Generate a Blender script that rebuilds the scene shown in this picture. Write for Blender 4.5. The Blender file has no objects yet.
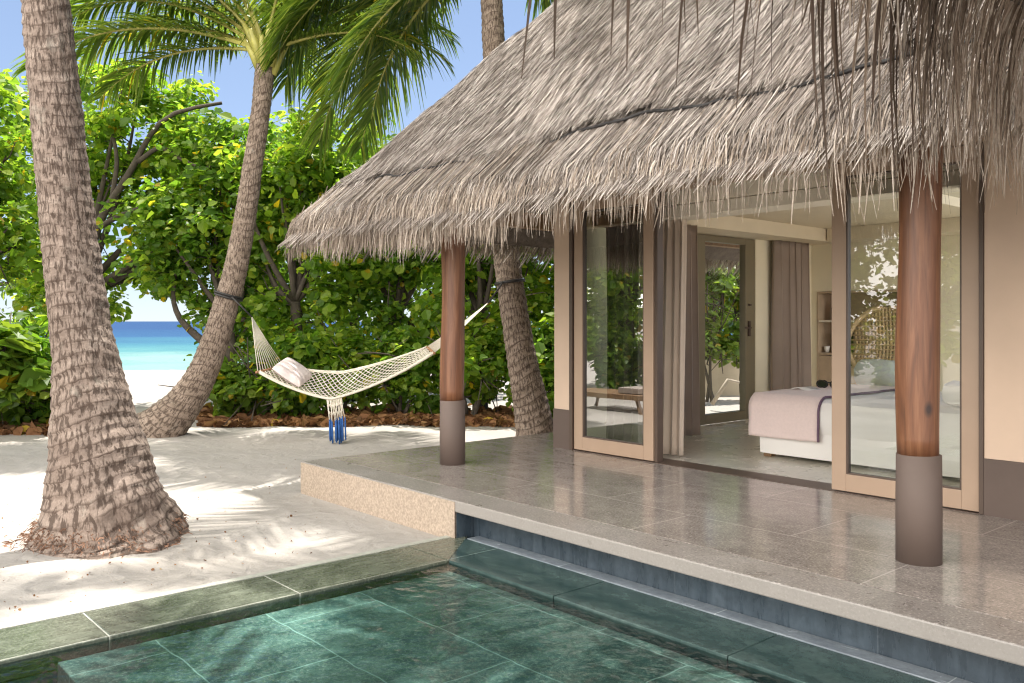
import bpy, math, random
import numpy as np
from mathutils import Vector, Matrix

random.seed(7)
rng = np.random.default_rng(11)
sc = bpy.context.scene
COL = sc.collection
R = math.radians
PI = math.pi

# ---------------------------------------------------------------- frame of reference
# X runs along the villa's front, Y goes into the villa, Z = 0 is the sand.
EYE, F = 1.595, 870.0
DECK = 0.295
RV = np.array((.6574, .7538, 0.))      # camera right
FV = np.array((-.7536, .6571, 0.))     # camera forward


def P(px, py, d):
    """point at distance d in front of the camera seen at a pixel of the photograph"""
    return RV * ((px - 512) * d / F) + FV * d + np.array((0, 0, EYE - (py - 321) * d / F))


def PG(px, d, z=0.):
    p = RV * ((px - 512) * d / F) + FV * d
    return np.array((p[0], p[1], z))


def CV(r, f, u):
    """a direction given as right / forward / up of the camera"""
    return RV * r + FV * f + np.array((0, 0, u))


# ---------------------------------------------------------------- materials
def nt(name):
    m = bpy.data.materials.new(name)
    m.use_nodes = True
    t = m.node_tree
    return m, t, t.nodes['Principled BSDF'], t.nodes['Material Output']


def N(t, typ, **kw):
    n = t.nodes.new(typ)
    for k, v in kw.items():
        if k in n.inputs:
            n.inputs[k].default_value = v
        else:
            setattr(n, k, v)
    return n


def ramp(t, fac, stops, interp='LINEAR'):
    n = t.nodes.new('ShaderNodeValToRGB')
    n.color_ramp.interpolation = interp
    e = n.color_ramp.elements
    while len(e) < len(stops):
        e.new(0.5)
    for el, (p, c) in zip(e, stops):
        el.position = p
        el.color = (c[0], c[1], c[2], 1) if not isinstance(c, (int, float)) else (c, c, c, 1)
    t.links.new(fac, n.inputs[0])
    return n.outputs[0]


def coords(t, scale=(1, 1, 1), kind='Object', rot=(0, 0, 0)):
    c = N(t, 'ShaderNodeTexCoord')
    m = N(t, 'ShaderNodeMapping')
    m.inputs['Scale'].default_value = scale
    m.inputs['Rotation'].default_value = rot
    t.links.new(c.outputs[kind], m.inputs[0])
    return m.outputs[0]


def noise(t, vec, scale=5, detail=4, rough=.55, dist=0.):
    n = N(t, 'ShaderNodeTexNoise')
    n.inputs['Scale'].default_value = scale
    n.inputs['Detail'].default_value = detail
    n.inputs['Roughness'].default_value = rough
    n.inputs['Distortion'].default_value = dist
    t.links.new(vec, n.inputs['Vector'])
    return n.outputs[0]


def mixc(t, fac, a, b, mode='MIX'):
    n = N(t, 'ShaderNodeMix', data_type='RGBA', blend_type=mode)
    for s, v in ((0, fac), (6, a), (7, b)):
        if isinstance(v, bpy.types.NodeSocket):
            t.links.new(v, n.inputs[s])
        elif isinstance(v, (int, float)):
            n.inputs[s].default_value = v
        else:
            n.inputs[s].default_value = (v[0], v[1], v[2], 1)
    return n.outputs[2]


def math_(t, op, a, b=0., c=None):
    n = N(t, 'ShaderNodeMath', operation=op)
    for i, v in enumerate((a, b, c)):
        if v is None:
            continue
        if isinstance(v, bpy.types.NodeSocket):
            t.links.new(v, n.inputs[i])
        else:
            n.inputs[i].default_value = v
    return n.outputs[0]


def bump(t, h, strength=.3, dist=.02, normal=None):
    n = N(t, 'ShaderNodeBump')
    n.inputs['Strength'].default_value = strength
    n.inputs['Distance'].default_value = dist
    t.links.new(h, n.inputs['Height'])
    if normal is not None:
        t.links.new(normal, n.inputs['Normal'])
    return n.outputs[0]


def simple(name, col, rough=.6, var=.12, nscale=8, bstr=.15, bdist=.004, metallic=0., sheen=0.):
    m, t, b, o = nt(name)
    v = coords(t)
    n1 = noise(t, v, nscale, 5)
    c = ramp(t, n1, [(.3, [x * (1 - var) for x in col]), (.7, [min(1, x * (1 + var)) for x in col])])
    t.links.new(c, b.inputs['Base Color'])
    b.inputs['Roughness'].default_value = rough
    b.inputs['Metallic'].default_value = metallic
    if sheen:
        b.inputs['Sheen Weight'].default_value = sheen
    n2 = noise(t, v, nscale * 9, 3)
    t.links.new(bump(t, n2, bstr, bdist), b.inputs['Normal'])
    return m


def m_sand():
    m, t, b, o = nt('coral_sand')
    v = coords(t)
    big = noise(t, v, .7, 5)
    fine = noise(t, v, 60, 4, .7)
    speck = noise(t, v, 38, 2, .5)
    c = ramp(t, big, [(.3, (.325, .298, .27)), (.7, (.395, .368, .34))])
    c = mixc(t, ramp(t, speck, [(.66, 0.), (.74, .55)]), c, (.28, .21, .16))
    c = mixc(t, ramp(t, fine, [(.3, .25), (.6, 0.)]), c, (.5, .44, .38))
    t.links.new(c, b.inputs['Base Color'])
    b.inputs['Roughness'].default_value = .95
    b.inputs['Specular IOR Level'].default_value = .15
    vo = N(t, 'ShaderNodeTexVoronoi', feature='SMOOTH_F1')
    vo.inputs['Scale'].default_value = 3.2
    t.links.new(mixc(t, .12, v, N2vec(t, v)), vo.inputs['Vector'])
    foot = noise(t, v, 5.5, 3, .5, .6)
    n1 = bump(t, foot, .55, .05)
    n2 = bump(t, vo.outputs['Distance'], .35, .05, n1)
    n3 = bump(t, fine, .5, .008, n2)
    t.links.new(n3, b.inputs['Normal'])
    return m


def N2vec(t, v):
    n = N(t, 'ShaderNodeTexNoise')
    n.inputs['Scale'].default_value = 3.
    t.links.new(v, n.inputs['Vector'])
    return n.outputs[1]


def m_trunk(name, c1, c2, c3):
    m, t, b, o = nt(name)
    uv = coords(t, (1, 1, 1), 'UV')
    ob = coords(t)
    st = coords(t, (62, 11, 1), 'UV')
    crack = noise(t, st, 1., 4, .6, .3)
    st2 = coords(t, (7, 15, 1), 'UV')
    patch = noise(t, st2, .6, 4, .6)
    fine = noise(t, ob, 70, 3)
    c = ramp(t, patch, [(.3, c1), (.55, c2), (.75, c3)])
    c = mixc(t, ramp(t, crack, [(.43, .9), (.52, 0.)]), c, (.055, .035, .025))
    # ring scars: dark thin line at each step of the trunk
    a = N(t, 'ShaderNodeAttribute', attribute_name='ring')
    rb = noise(t, coords(t, (5, 6, 1), 'UV'), 1., 3)
    c = mixc(t, math_(t, 'MULTIPLY', ramp(t, a.outputs['Fac'], [(.0, 1.), (.12, .75), (.26, 0.)]), ramp(t, rb, [(.3, .4), (.55, 1.)])), c, (.06, .036, .025))
    c = mixc(t, ramp(t, fine, [(.35, .35), (.6, 0.)]), c, (.12, .085, .065))
    lich = noise(t, ob, 5, 5, .7)
    c = mixc(t, ramp(t, lich, [(.6, 0.), (.72, .4)]), c, (.42, .38, .32))
    t.links.new(c, b.inputs['Base Color'])
    b.inputs['Roughness'].default_value = .9
    n1 = bump(t, crack, .8, .02)
    n2 = bump(t, fine, .4, .01, n1)
    t.links.new(n2, b.inputs['Normal'])
    return m


def m_leaf(name, dark, mid, light, transl=.42, rough=.42, yellow=.012):
    m, t, b, o = nt(name)
    g = N(t, 'ShaderNodeNewGeometry')
    c = ramp(t, g.outputs['Random Per Island'], [(0, dark), (.5, mid), (.985 - yellow, light), (.999 - yellow, (.42, .30, .02))])
    t.links.new(c, b.inputs['Base Color'])
    b.inputs['Roughness'].default_value = rough
    b.inputs['Specular IOR Level'].default_value = .45
    tr = N(t, 'ShaderNodeBsdfTranslucent')
    c2 = mixc(t, 1., c, (1.5, 1.55, .8), 'MULTIPLY')
    t.links.new(c2, tr.inputs[0])
    mx = N(t, 'ShaderNodeMixShader')
    mx.inputs[0].default_value = transl
    t.links.new(b.outputs[0], mx.inputs[1])
    t.links.new(tr.outputs[0], mx.inputs[2])
    t.links.new(mx.outputs[0], o.inputs[0])
    return m


def m_thatch(name, stops, transl=.12):
    m, t, b, o = nt(name)
    g = N(t, 'ShaderNodeNewGeometry')
    c = ramp(t, g.outputs['Random Per Island'], stops)
    v = coords(t)
    n1 = noise(t, v, 1.1, 4)
    c = mixc(t, ramp(t, n1, [(.35, .45), (.65, 0.)]), c, (.16, .125, .10), 'MIX')
    n2 = noise(t, v, 50, 2)
    c = mixc(t, ramp(t, n2, [(.35, .35), (.6, 0.)]), c, (.09, .065, .05))
    t.links.new(c, b.inputs['Base Color'])
    b.inputs['Roughness'].default_value = .95
    b.inputs['Specular IOR Level'].default_value = .08
    tr = N(t, 'ShaderNodeBsdfTranslucent')
    t.links.new(c, tr.inputs[0])
    mx = N(t, 'ShaderNodeMixShader')
    mx.inputs[0].default_value = transl
    t.links.new(b.outputs[0], mx.inputs[1])
    t.links.new(tr.outputs[0], mx.inputs[2])
    t.links.new(mx.outputs[0], o.inputs[0])
    return m


def tile_fac(t, v, w, h, gap, offset=.5):
    """1 on the joint lines of a tiling"""
    br = N(t, 'ShaderNodeTexBrick')
    br.offset = offset
    br.inputs['Scale'].default_value = 1.
    br.inputs['Mortar Size'].default_value = gap
    br.inputs['Mortar Smooth'].default_value = .15
    br.inputs['Brick Width'].default_value = w
    br.inputs['Row Height'].default_value = h
    br.inputs['Color1'].default_value = (.35, .35, .35, 1)
    br.inputs['Color2'].default_value = (.75, .75, .75, 1)
    br.inputs['Mortar'].default_value = (.5, .5, .5, 1)
    t.links.new(v, br.inputs['Vector'])
    return br.outputs['Fac'], br.outputs['Color']


def m_stone(name, c1, c2, joint, w, h, gap, rough=(.18, .4), rot=0., offset=.5, jmix=.8, streak=(2, 9, 2), bstr=.2, shift=(0, 0, 0), light=0., wob=0., speck=0.):
    m, t, b, o = nt(name)
    v = coords(t, rot=(0, 0, rot))
    add = N(t, 'ShaderNodeVectorMath', operation='ADD')
    add.inputs[1].default_value = shift
    t.links.new(v, add.inputs[0])
    if wob:
        sc2 = N(t, 'ShaderNodeVectorMath', operation='MULTIPLY_ADD')
        sc2.inputs[1].default_value = (wob, wob, 0)
        t.links.new(N2vec(t, coords(t, (2, 2, 2))), sc2.inputs[0])
        t.links.new(add.outputs[0], sc2.inputs[2])
        add = sc2
    fac, tc = tile_fac(t, add.outputs[0], w, h, gap, offset)
    sv = coords(t, streak)
    n1 = noise(t, sv, 1.3, 6, .62, .4)
    n2 = noise(t, v, 22, 4, .7)
    c = ramp(t, n1, [(.3, c1), (.7, c2)])
    c = mixc(t, .45, c, tc, 'SOFT_LIGHT')
    c = mixc(t, ramp(t, n2, [(.35, .4), (.6, 0.)]), c, [x * .55 for x in c1])
    if speck:
        sp_ = noise(t, v, 75, 2, .6)
        c = mixc(t, ramp(t, sp_, [(.33, speck), (.44, 0.)]), c, [x * .35 for x in c1])
        c = mixc(t, ramp(t, sp_, [(.56, 0.), (.68, speck)]), c, [min(.8, x * 1.6) for x in c2])
    if light:  # pale stone mottling, also paints in caustic shimmer
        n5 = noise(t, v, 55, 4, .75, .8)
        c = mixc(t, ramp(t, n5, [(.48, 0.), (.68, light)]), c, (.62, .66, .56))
    c = mixc(t, math_(t, 'MULTIPLY', fac, jmix), c, joint)
    t.links.new(c, b.inputs['Base Color'])
    r = ramp(t, n1, [(.3, rough[0]), (.7, rough[1])])
    t.links.new(r, b.inputs['Roughness'])
    n3 = bump(t, n2, bstr, .004)
    n4 = bump(t, fac, .35, -.004, n3)
    t.links.new(n4, b.inputs['Normal'])
    return m


def m_wood(name, c1, c2, c3, axis=(9, 9, .8), rough=.42):
    m, t, b, o = nt(name)
    v = coords(t, axis)
    n1 = noise(t, v, 1.6, 6, .6, .8)
    n2 = noise(t, coords(t, (60, 60, 3)), 1., 3, .6)
    c = ramp(t, n1, [(.25, c1), (.5, c2), (.75, c3)])
    c = mixc(t, ramp(t, n2, [(.3, .45), (.5, 0.)]), c, [x * .4 for x in c1])
    vo = N(t, 'ShaderNodeTexVoronoi')
    vo.inputs['Scale'].default_value = 2.2
    t.links.new(coords(t, (1.4, 1.4, .8)), vo.inputs['Vector'])
    c = mixc(t, ramp(t, vo.outputs['Distance'], [(.03, .9), (.09, 0.)]), c, (.02, .01, .008))
    t.links.new(c, b.inputs['Base Color'])
    b.inputs['Roughness'].default_value = rough
    t.links.new(bump(t, n2, .3, .004), b.inputs['Normal'])
    return m


def m_clear(name, tint, ior, bumps=None, extra_rough=0.):
    """a thin clear sheet: straight-through light plus a Fresnel mirror reflection"""
    m, t, b, o = nt(name)
    t.nodes.remove(b)
    tr = N(t, 'ShaderNodeBsdfTransparent')
    tr.inputs[0].default_value = (*tint, 1)
    gl = N(t, 'ShaderNodeBsdfGlossy')
    gl.inputs['Roughness'].default_value = extra_rough
    gl.inputs['Color'].default_value = (1, 1, 1, 1)
    fr = N(t, 'ShaderNodeFresnel')
    fr.inputs['IOR'].default_value = ior
    if bumps:
        v = coords(t)
        nn = None
        for s, k, dist, stretch in bumps:
            nn = bump(t, noise(t, coords(t, stretch), s, 3, .5, .3), k, dist, nn)
        t.links.new(nn, gl.inputs['Normal'])
        t.links.new(nn, fr.inputs['Normal'])
    mx = N(t, 'ShaderNodeMixShader')
    t.links.new(fr.outputs[0], mx.inputs[0])
    t.links.new(tr.outputs[0], mx.inputs[1])
    t.links.new(gl.outputs[0], mx.inputs[2])
    t.links.new(mx.outputs[0], o.inputs[0])
    return m


def m_sea():
    m, t, b, o = nt('lagoon_water')
    c = N(t, 'ShaderNodeTexCoord')
    d = N(t, 'ShaderNodeVectorMath', operation='DOT_PRODUCT')
    d.inputs[1].default_value = (FV[0], FV[1], 0)
    t.links.new(c.outputs['Object'], d.inputs[0])
    mp = N(t, 'ShaderNodeMapRange')
    mp.inputs['From Min'].default_value = 30
    mp.inputs['From Max'].default_value = 260
    t.links.new(d.outputs['Value'], mp.inputs['Value'])
    n1 = noise(t, coords(t, (.03, .03, 1), rot=(0, 0, -.85)), 1., 4)
    s = math_(t, 'ADD', mp.outputs[0], math_(t, 'MULTIPLY', math_(t, 'SUBTRACT', n1, .5), .5))
    col = ramp(t, s, [(0., (.15, .25, .23)), (.05, (.065, .175, .185)), (.14, (.04, .13, .17)), (.33, (.022, .07, .145)), (.8, (.018, .05, .125))])
    t.links.new(col, b.inputs['Base Color'])
    b.inputs['Roughness'].default_value = .5
    b.inputs['Specular IOR Level'].default_value = .05
    t.links.new(bump(t, noise(t, coords(t, (.5, .5, 1)), 1., 6), 1., .6), b.inputs['Normal'])
    return m


M = {}
M['sand'] = m_sand()
M['trunk_big'] = m_trunk('weathered_palm_bark', (.17, .125, .10), (.285, .22, .18), (.38, .31, .26))
M['trunk'] = m_trunk('grey_palm_bark', (.18, .135, .10), (.30, .23, .18), (.40, .32, .255))
M['bark'] = simple('dark_bark', (.07, .055, .042), .9, .3, 12, .5, .02)
M['root'] = simple('rusty_root_fibre', (.20, .11, .07), .95, .35, 30, .3)
M['frond'] = m_leaf('palm_frond_green', (.06, .11, .02), (.115, .175, .03), (.24, .28, .06), .6, .38, .01)
M['rachis'] = simple('frond_stalk', (.32, .30, .07), .5, .25, 6)
M['dryfrond'] = simple('dry_frond', (.30, .20, .11), .85, .3, 10)
M['leaf_a'] = m_leaf('beach_tree_leaf', (.08, .16, .018), (.17, .285, .03), (.34, .42, .055), .66)
M['leaf_b'] = m_leaf('sea_hibiscus_leaf', (.065, .145, .02), (.145, .255, .032), (.30, .39, .055), .66)
M['leaf_c'] = m_leaf('sea_grape_leaf', (.06, .12, .015), (.13, .22, .025), (.22, .29, .04), .45, .35, .03)
M['thatch'] = m_thatch('grey_palm_thatch', [(0, (.085, .073, .066)), (.3, (.30, .26, .235)), (.65, (.56, .50, .455)), (1, (.80, .73, .68))])
M['thatch_base'] = simple('thatch_bed', (.12, .095, .08), .95, .35, 9, .6, .02)
M['fringe'] = m_thatch('eave_straw', [(0, (.22, .175, .14)), (.35, (.42, .345, .28)), (.7, (.60, .51, .43)), (1, (.78, .69, .60))], .2)
M['near_fringe'] = m_thatch('hanging_dry_leaf', [(0, (.10, .07, .05)), (.4, (.33, .25, .19)), (.75, (.58, .48, .40)), (1, (.76, .67, .58))], .35)
M['near_backlit'] = m_thatch('backlit_dry_leaf', [(0, (.035, .025, .02)), (.6, (.075, .052, .04)), (1, (.16, .115, .08))], .05)  # backlit darkness put into the colour of the strands
M['deck'] = m_stone('polished_terrace_stone', (.24, .21, .19), (.37, .33, .30), (.50, .455, .42), 1.5, .9, .005, (.10, .17), streak=(3, 4.5, 3), bstr=.05, speck=.55)
M['deck_edge'] = m_stone('terrace_edge_stone', (.27, .24, .22), (.38, .345, .32), (.27, .25, .23), 1.2, 5., .004, (.25, .4), streak=(4, 4, 4), speck=.7)
M['render_face'] = simple('terrace_plaster', (.42, .335, .26), .85, .28, 55, .5, .01)
M['coping'] = m_stone('wet_green_coping', (.075, .085, .062), (.15, .165, .125), (.42, .42, .37), 50., 50., .003, (.18, .35), streak=(14, 2.5, 2), shift=(25, 25, 0), speck=.4)
M['ledge'] = m_stone('pale_wet_ledge', (.17, .20, .235), (.27, .305, .33), (.45, .5, .5), 1.2, 9., .003, (.12, .3), streak=(3, 9, 2))
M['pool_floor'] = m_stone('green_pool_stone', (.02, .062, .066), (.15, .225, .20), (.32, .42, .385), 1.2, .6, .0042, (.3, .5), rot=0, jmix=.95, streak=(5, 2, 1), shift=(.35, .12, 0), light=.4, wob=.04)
M['coping_wet'] = m_stone('dark_wet_coping', (.03, .06, .06), (.09, .135, .125), (.3, .36, .33), 50., 50., .003, (.14, .26), streak=(3, 6, 2), shift=(25, 25, 0))
M['grout'] = simple('pale_grout', (.36, .36, .31), .7, .1, 20)
M['pool_wall'] = m_stone('dark_pool_wall', (.03, .045, .06), (.075, .10, .125), (.09, .11, .13), 1.2, 9., .003, (.2, .4), streak=(9, 9, 2))
M['pool_deep'] = simple('deep_pool_tile', (.03, .08, .10), .4, .3, 5)
M['water'] = m_clear('pool_water', (.80, .95, .93), 1.33, [(1., .5, .04, (4, 4, 1)), (1., .4, .014, (15, 15, 1))])
M['wall'] = simple('tan_wall_paint', (.64, .485, .37), .8, .06, 2, .1)
M['plinth'] = simple('taupe_plinth_paint', (.115, .083, .069), .7, .08, 3, .1)
M['frame'] = simple('bronze_door_frame', (.40, .285, .205), .4, .05, 3, .05)
M['frame_dark'] = simple('dark_bronze_track', (.09, .06, .045), .45, .1, 3, .05)
M['frame_olive'] = simple('olive_door_frame', (.20, .17, .11), .45, .06, 3, .05)
M['glass_coated'] = m_clear('coated_door_glass', (.72, .82, .78), 3.8, [(1., .06, .02, (1.5, 1.5, .5))])
M['glass'] = m_clear('door_glass', (.92, .96, .94), 2.0, [(1., .06, .02, (1.5, 1.5, .5))])
M['glass_in'] = m_clear('side_door_glass', (.95, .97, .95), 1.45)
M['cream'] = simple('cream_paint', (.80, .74, .62), .7, .03, 2, .06)
M['cream_wall'] = simple('cream_interior_wall', (.80, .74, .58), .8, .04, 2, .06)
M['ceiling'] = simple('khaki_ceiling', (.70, .62, .48), .8, .04, 2, .06)
M['floor_in'] = m_stone('interior_floor_stone', (.62, .59, .51), (.72, .69, .61), (.5, .47, .42), 1.2, 1.2, .003, (.2, .35), streak=(1, 1, 1), bstr=.05)
M['column'] = m_wood('reddish_timber', (.085, .032, .015), (.165, .066, .03), (.27, .125, .062))
M['rafter'] = m_wood('pale_rafter', (.38, .27, .16), (.5, .37, .24), (.6, .47, .32), (4, 4, 4))
M['timber'] = m_wood('brown_timber', (.16, .085, .045), (.25, .145, .075), (.34, .21, .12), (3, 3, 3))
M['taupe_cloth'] = simple('taupe_curtain', (.33, .265, .225), .85, .06, 3, .3, .002, sheen=.2)
M['beige_cloth'] = simple('beige_curtain', (.58, .48, .39), .85, .06, 3, .3, .002, sheen=.2)
M['white_cloth'] = simple('white_linen', (.84, .82, .79), .85, .02, 4, .3, .003, sheen=.2)
M['pink_cloth'] = simple('pale_pink_throw', (.78, .64, .61), .9, .04, 40, .5, .003, sheen=.3)
M['purple_cloth'] = simple('purple_trim', (.16, .10, .15), .9, .1, 20)
M['pillow'] = simple('rose_grey_pillow', (.62, .52, .50), .9, .05, 20, .3, .003)
M['cord'] = simple('cream_cotton_cord', (.66, .60, .50), .9, .12, 30, .4)
M['bar'] = simple('varnished_bar', (.33, .17, .08), .5, .2, 20)
M['black'] = simple('black_strap', (.02, .018, .018), .6, .2, 10)
M['blue'] = simple('blue_dip_dye', (.02, .085, .27), .85, .2, 20)
M['rattan'] = simple('honey_rattan', (.66, .49, .29), .55, .25, 40, .5, .004)
M['ceramic'] = simple('white_ceramic', (.8, .79, .76), .25, .02, 4)
M['paleblue'] = simple('pale_blue_cushion', (.55, .60, .60), .9, .05, 10)
M['joinery'] = simple('light_oak_joinery', (.48, .37, .26), .6, .12, 5)
M['steel'] = simple('brushed_steel', (.45, .43, .40), .3, .1, 8, metallic=.9)
M['bottle'] = simple('dark_green_bottle', (.03, .04, .025), .15, .1, 4)
M['litter'] = m_leaf('fallen_leaves', (.11, .05, .02), (.22, .10, .04), (.34, .19, .08), .1, .8, 0)
M['garden_wall'] = simple('sandy_garden_wall', (.52, .43, .31), .85, .1, 2, .3)
M['drift'] = simple('bleached_driftwood', (.45, .38, .30), .9, .2, 8)
M['sea'] = m_sea()


# ---------------------------------------------------------------- mesh helpers
def link(o, parent=None):
    COL.objects.link(o)
    if parent is not None:
        o.parent = parent
    return o


def tag(o, label=None, cat=None, group=None, kind=None):
    for k, v in (('label', label), ('category', cat), ('group', group), ('kind', kind)):
        if v:
            o[k] = v
    return o


def empty(name, loc=(0, 0, 0)):
    o = bpy.data.objects.new(name, None)
    o.empty_display_size = .2
    o.location = loc
    return link(o)


def from_np(name, V, Q, mat, parent=None, smooth=False, tri=None, attr=None, uv=None):
    """V (n,3), Q (m,4) quads, tri (k,3)"""
    V = np.asarray(V, dtype=np.float32).reshape(-1, 3)
    Q = np.asarray(Q, dtype=np.int32).reshape(-1, 4)
    T = np.zeros((0, 3), np.int32) if tri is None else np.asarray(tri, dtype=np.int32).reshape(-1, 3)
    me = bpy.data.meshes.new(name)
    me.vertices.add(len(V))
    me.vertices.foreach_set('co', V.ravel())
    nl = Q.size + T.size
    me.loops.add(nl)
    loops = np.concatenate([Q.ravel(), T.ravel()])
    me.loops.foreach_set('vertex_index', loops)
    me.polygons.add(len(Q) + len(T))
    starts = np.concatenate([np.arange(len(Q)) * 4, Q.size + np.arange(len(T)) * 3]).astype(np.int32)
    me.polygons.foreach_set('loop_start', starts)
    me.polygons.foreach_set('use_smooth', np.full(len(Q) + len(T), bool(smooth)))
    if attr:
        for k, a in attr.items():
            at = me.attributes.new(k, 'FLOAT', 'POINT')
            at.data.foreach_set('value', np.asarray(a, np.float32).ravel())
    if uv is not None:
        l = me.uv_layers.new(name='UVMap')
        l.data.foreach_set('uv', np.asarray(uv, np.float32)[loops].ravel())
    me.update()
    me.validate()
    me.materials.append(mat)
    return link(bpy.data.objects.new(name, me), parent)


class MB:
    """collects boxes, tubes, lathes and sheets and links them as one mesh"""

    def __init__(s):
        s.v, s.q, s.t, s.n = [], [], [], 0

    def add(s, V, Q, T=None):
        V = np.asarray(V, float).reshape(-1, 3)
        s.v.append(V)
        s.q.append(np.asarray(Q, int).reshape(-1, 4) + s.n)
        if T is not None and len(T):
            s.t.append(np.asarray(T, int).reshape(-1, 3) + s.n)
        s.n += len(V)

    def box(s, lo, hi):
        (a, b, c), (d, e, f) = lo, hi
        s.add([(a, b, c), (d, b, c), (d, e, c), (a, e, c), (a, b, f), (d, b, f), (d, e, f), (a, e, f)],
              [(3, 2, 1, 0), (4, 5, 6, 7), (0, 1, 5, 4), (1, 2, 6, 5), (2, 3, 7, 6), (3, 0, 4, 7)])

    def beam(s, a, b, w, h):
        """box from a to b, w wide sideways, h deep"""
        a, b = np.array(a, float), np.array(b, float)
        d = (b - a) / np.linalg.norm(b - a)
        u = np.cross(d, (0, 0, 1.))
        if np.linalg.norm(u) < 1e-3:
            u = np.array((1., 0, 0))
        u /= np.linalg.norm(u)
        n = np.cross(u, d)
        c = [(-1, -1), (1, -1), (1, 1), (-1, 1)]
        V = [a + u * i * w / 2 + n * j * h / 2 for i, j in c] + [b + u * i * w / 2 + n * j * h / 2 for i, j in c]
        s.add(V, [(3, 2, 1, 0), (4, 5, 6, 7), (0, 1, 5, 4), (1, 2, 6, 5), (2, 3, 7, 6), (3, 0, 4, 7)])

    def tube(s, pts, rad, n=8, cap=True):
        pts = np.asarray(pts, float)
        k = len(pts)
        rad = np.broadcast_to(np.asarray(rad, float), (k,))
        tan = np.gradient(pts, axis=0)
        tan /= np.linalg.norm(tan, axis=1)[:, None] + 1e-9
        ref = np.array((0, 0, 1.)) if abs(tan[0][2]) < .9 else np.array((1., 0, 0))
        u = np.cross(tan, ref)
        u /= np.linalg.norm(u, axis=1)[:, None] + 1e-9
        w = np.cross(tan, u)
        a = np.arange(n) * 2 * PI / n
        V = pts[:, None] + rad[:, None, None] * (np.cos(a)[None, :, None] * u[:, None] + np.sin(a)[None, :, None] * w[:, None])
        Q = grid_q(k, n, True)
        T = []
        V = V.reshape(-1, 3)
        if cap:
            V = np.vstack([V, pts[0], pts[-1]])
            for i in range(n):
                T.append((k * n, (i + 1) % n, i))
                T.append((k * n + 1, (k - 1) * n + i, (k - 1) * n + (i + 1) % n))
        s.add(V, Q, T)

    def lathe(s, prof, c=(0, 0, 0), n=24):
        c = np.array(c, float)
        a = np.arange(n) * 2 * PI / n
        prof = np.asarray(prof, float)
        V = np.stack([np.outer(prof[:, 0], np.cos(a)), np.outer(prof[:, 0], np.sin(a)), np.repeat(prof[:, 1][:, None], n, 1)], -1)
        s.add(V.reshape(-1, 3) + c, grid_q(len(prof), n, True)[:, ::-1])

    def grid(s, G):
        """G (a,b,3)"""
        a, b = G.shape[:2]
        s.add(G.reshape(-1, 3), grid_q(a, b, False))

    def build(s, name, mat, parent=None, smooth=False, bevel=0., seg=2, subsurf=0, solid=0.):
        V = np.vstack(s.v)
        if parent is not None and not getattr(parent, 'par_zero', False):
            V = V - np.array(world_of(parent))
        o = from_np(name, V, np.vstack(s.q) if s.q else [], mat, parent, smooth, np.vstack(s.t) if s.t else None)
        if solid:
            md = o.modifiers.new('Solid', 'SOLIDIFY')
            md.thickness = solid
            md.offset = 0
        if bevel:
            md = o.modifiers.new('Bevel', 'BEVEL')
            md.width = bevel
            md.segments = seg
            md.limit_method = 'ANGLE'
            md.harden_normals = False
        if subsurf:
            md = o.modifiers.new('Sub', 'SUBSURF')
            md.levels = md.render_levels = subsurf
        return o


def world_of(o):
    l = Vector(o.location)
    while o.parent is not None:
        o = o.parent
        l += Vector(o.location)
    return l


def grid_q(a, b, wrap):
    i = np.arange(a - 1)[:, None]
    j = np.arange(b if wrap else b - 1)[None, :]
    j2 = (j + 1) % b
    return np.stack([i * b + j, i * b + j2, (i + 1) * b + j2, (i + 1) * b + j], -1).reshape(-1, 4)


def ribbons(Pts, W, wid):
    """Pts (n,k,3) centre lines, W (n,3) or (n,k,3) sideways unit vectors, wid (n,k) half widths -> V,Q"""
    n, k = Pts.shape[:2]
    if W.ndim == 2:
        W = W[:, None]
    L = Pts - W * wid[..., None]
    Rr = Pts + W * wid[..., None]
    V = np.stack([L, Rr], 2).reshape(-1, 3)
    base = (np.arange(n) * k * 2)[:, None]
    seg = (np.arange(k - 1) * 2)[None]
    b = base + seg
    Q = np.stack([b, b + 1, b + 3, b + 2], -1).reshape(-1, 4)
    return V, Q


def unit(a):
    return a / (np.linalg.norm(a, axis=-1, keepdims=True) + 1e-9)


def smooth_noise(p, seed=0, octaves=3):
    """cheap smooth pseudo noise on (n,2) or (n,3), about -1..1"""
    r = np.random.default_rng(seed)
    out = np.zeros(len(p))
    amp = 1.
    tot = 0.
    fr = 1.
    for _ in range(octaves):
        for _ in range(3):
            w = r.normal(0, 1, p.shape[1]) * fr * 1.7
            out += amp * np.sin(p @ w + r.uniform(0, 6.28)) / 3 * 1.5
        tot += amp
        amp *= .55
        fr *= 2.1
    return out / tot


# ================================================================= SETTING
# ---- ground: one sheet, open where the pool and the terrace stand
PX0, PX1, PY0, PY1 = -5.12, 2.6, -.1, 4.0


def ground_z(x, y):
    d = x * FV[0] + y * FV[1]
    l = x * RV[0] + y * RV[1]
    z = np.where(d > 24, -(d - 24) * .034, 0.)
    z = np.maximum(z, -6.)
    n = smooth_noise(np.stack([x * .45, y * .45], -1).reshape(-1, 2), 3).reshape(np.shape(x)) * .05
    n += smooth_noise(np.stack([x * 1.5, y * 1.5], -1).reshape(-1, 2), 5).reshape(np.shape(x)) * .02
    near = np.minimum.reduce([np.maximum(np.maximum(PX0 - x, x - PX1), np.maximum(PY0 - y, y - PY1)), np.maximum(np.maximum(-7.36 - x, x - 4), np.maximum(3.83 - y, y - 13))])
    return z + n * np.clip(near / 1.2, 0, 1)


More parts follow.
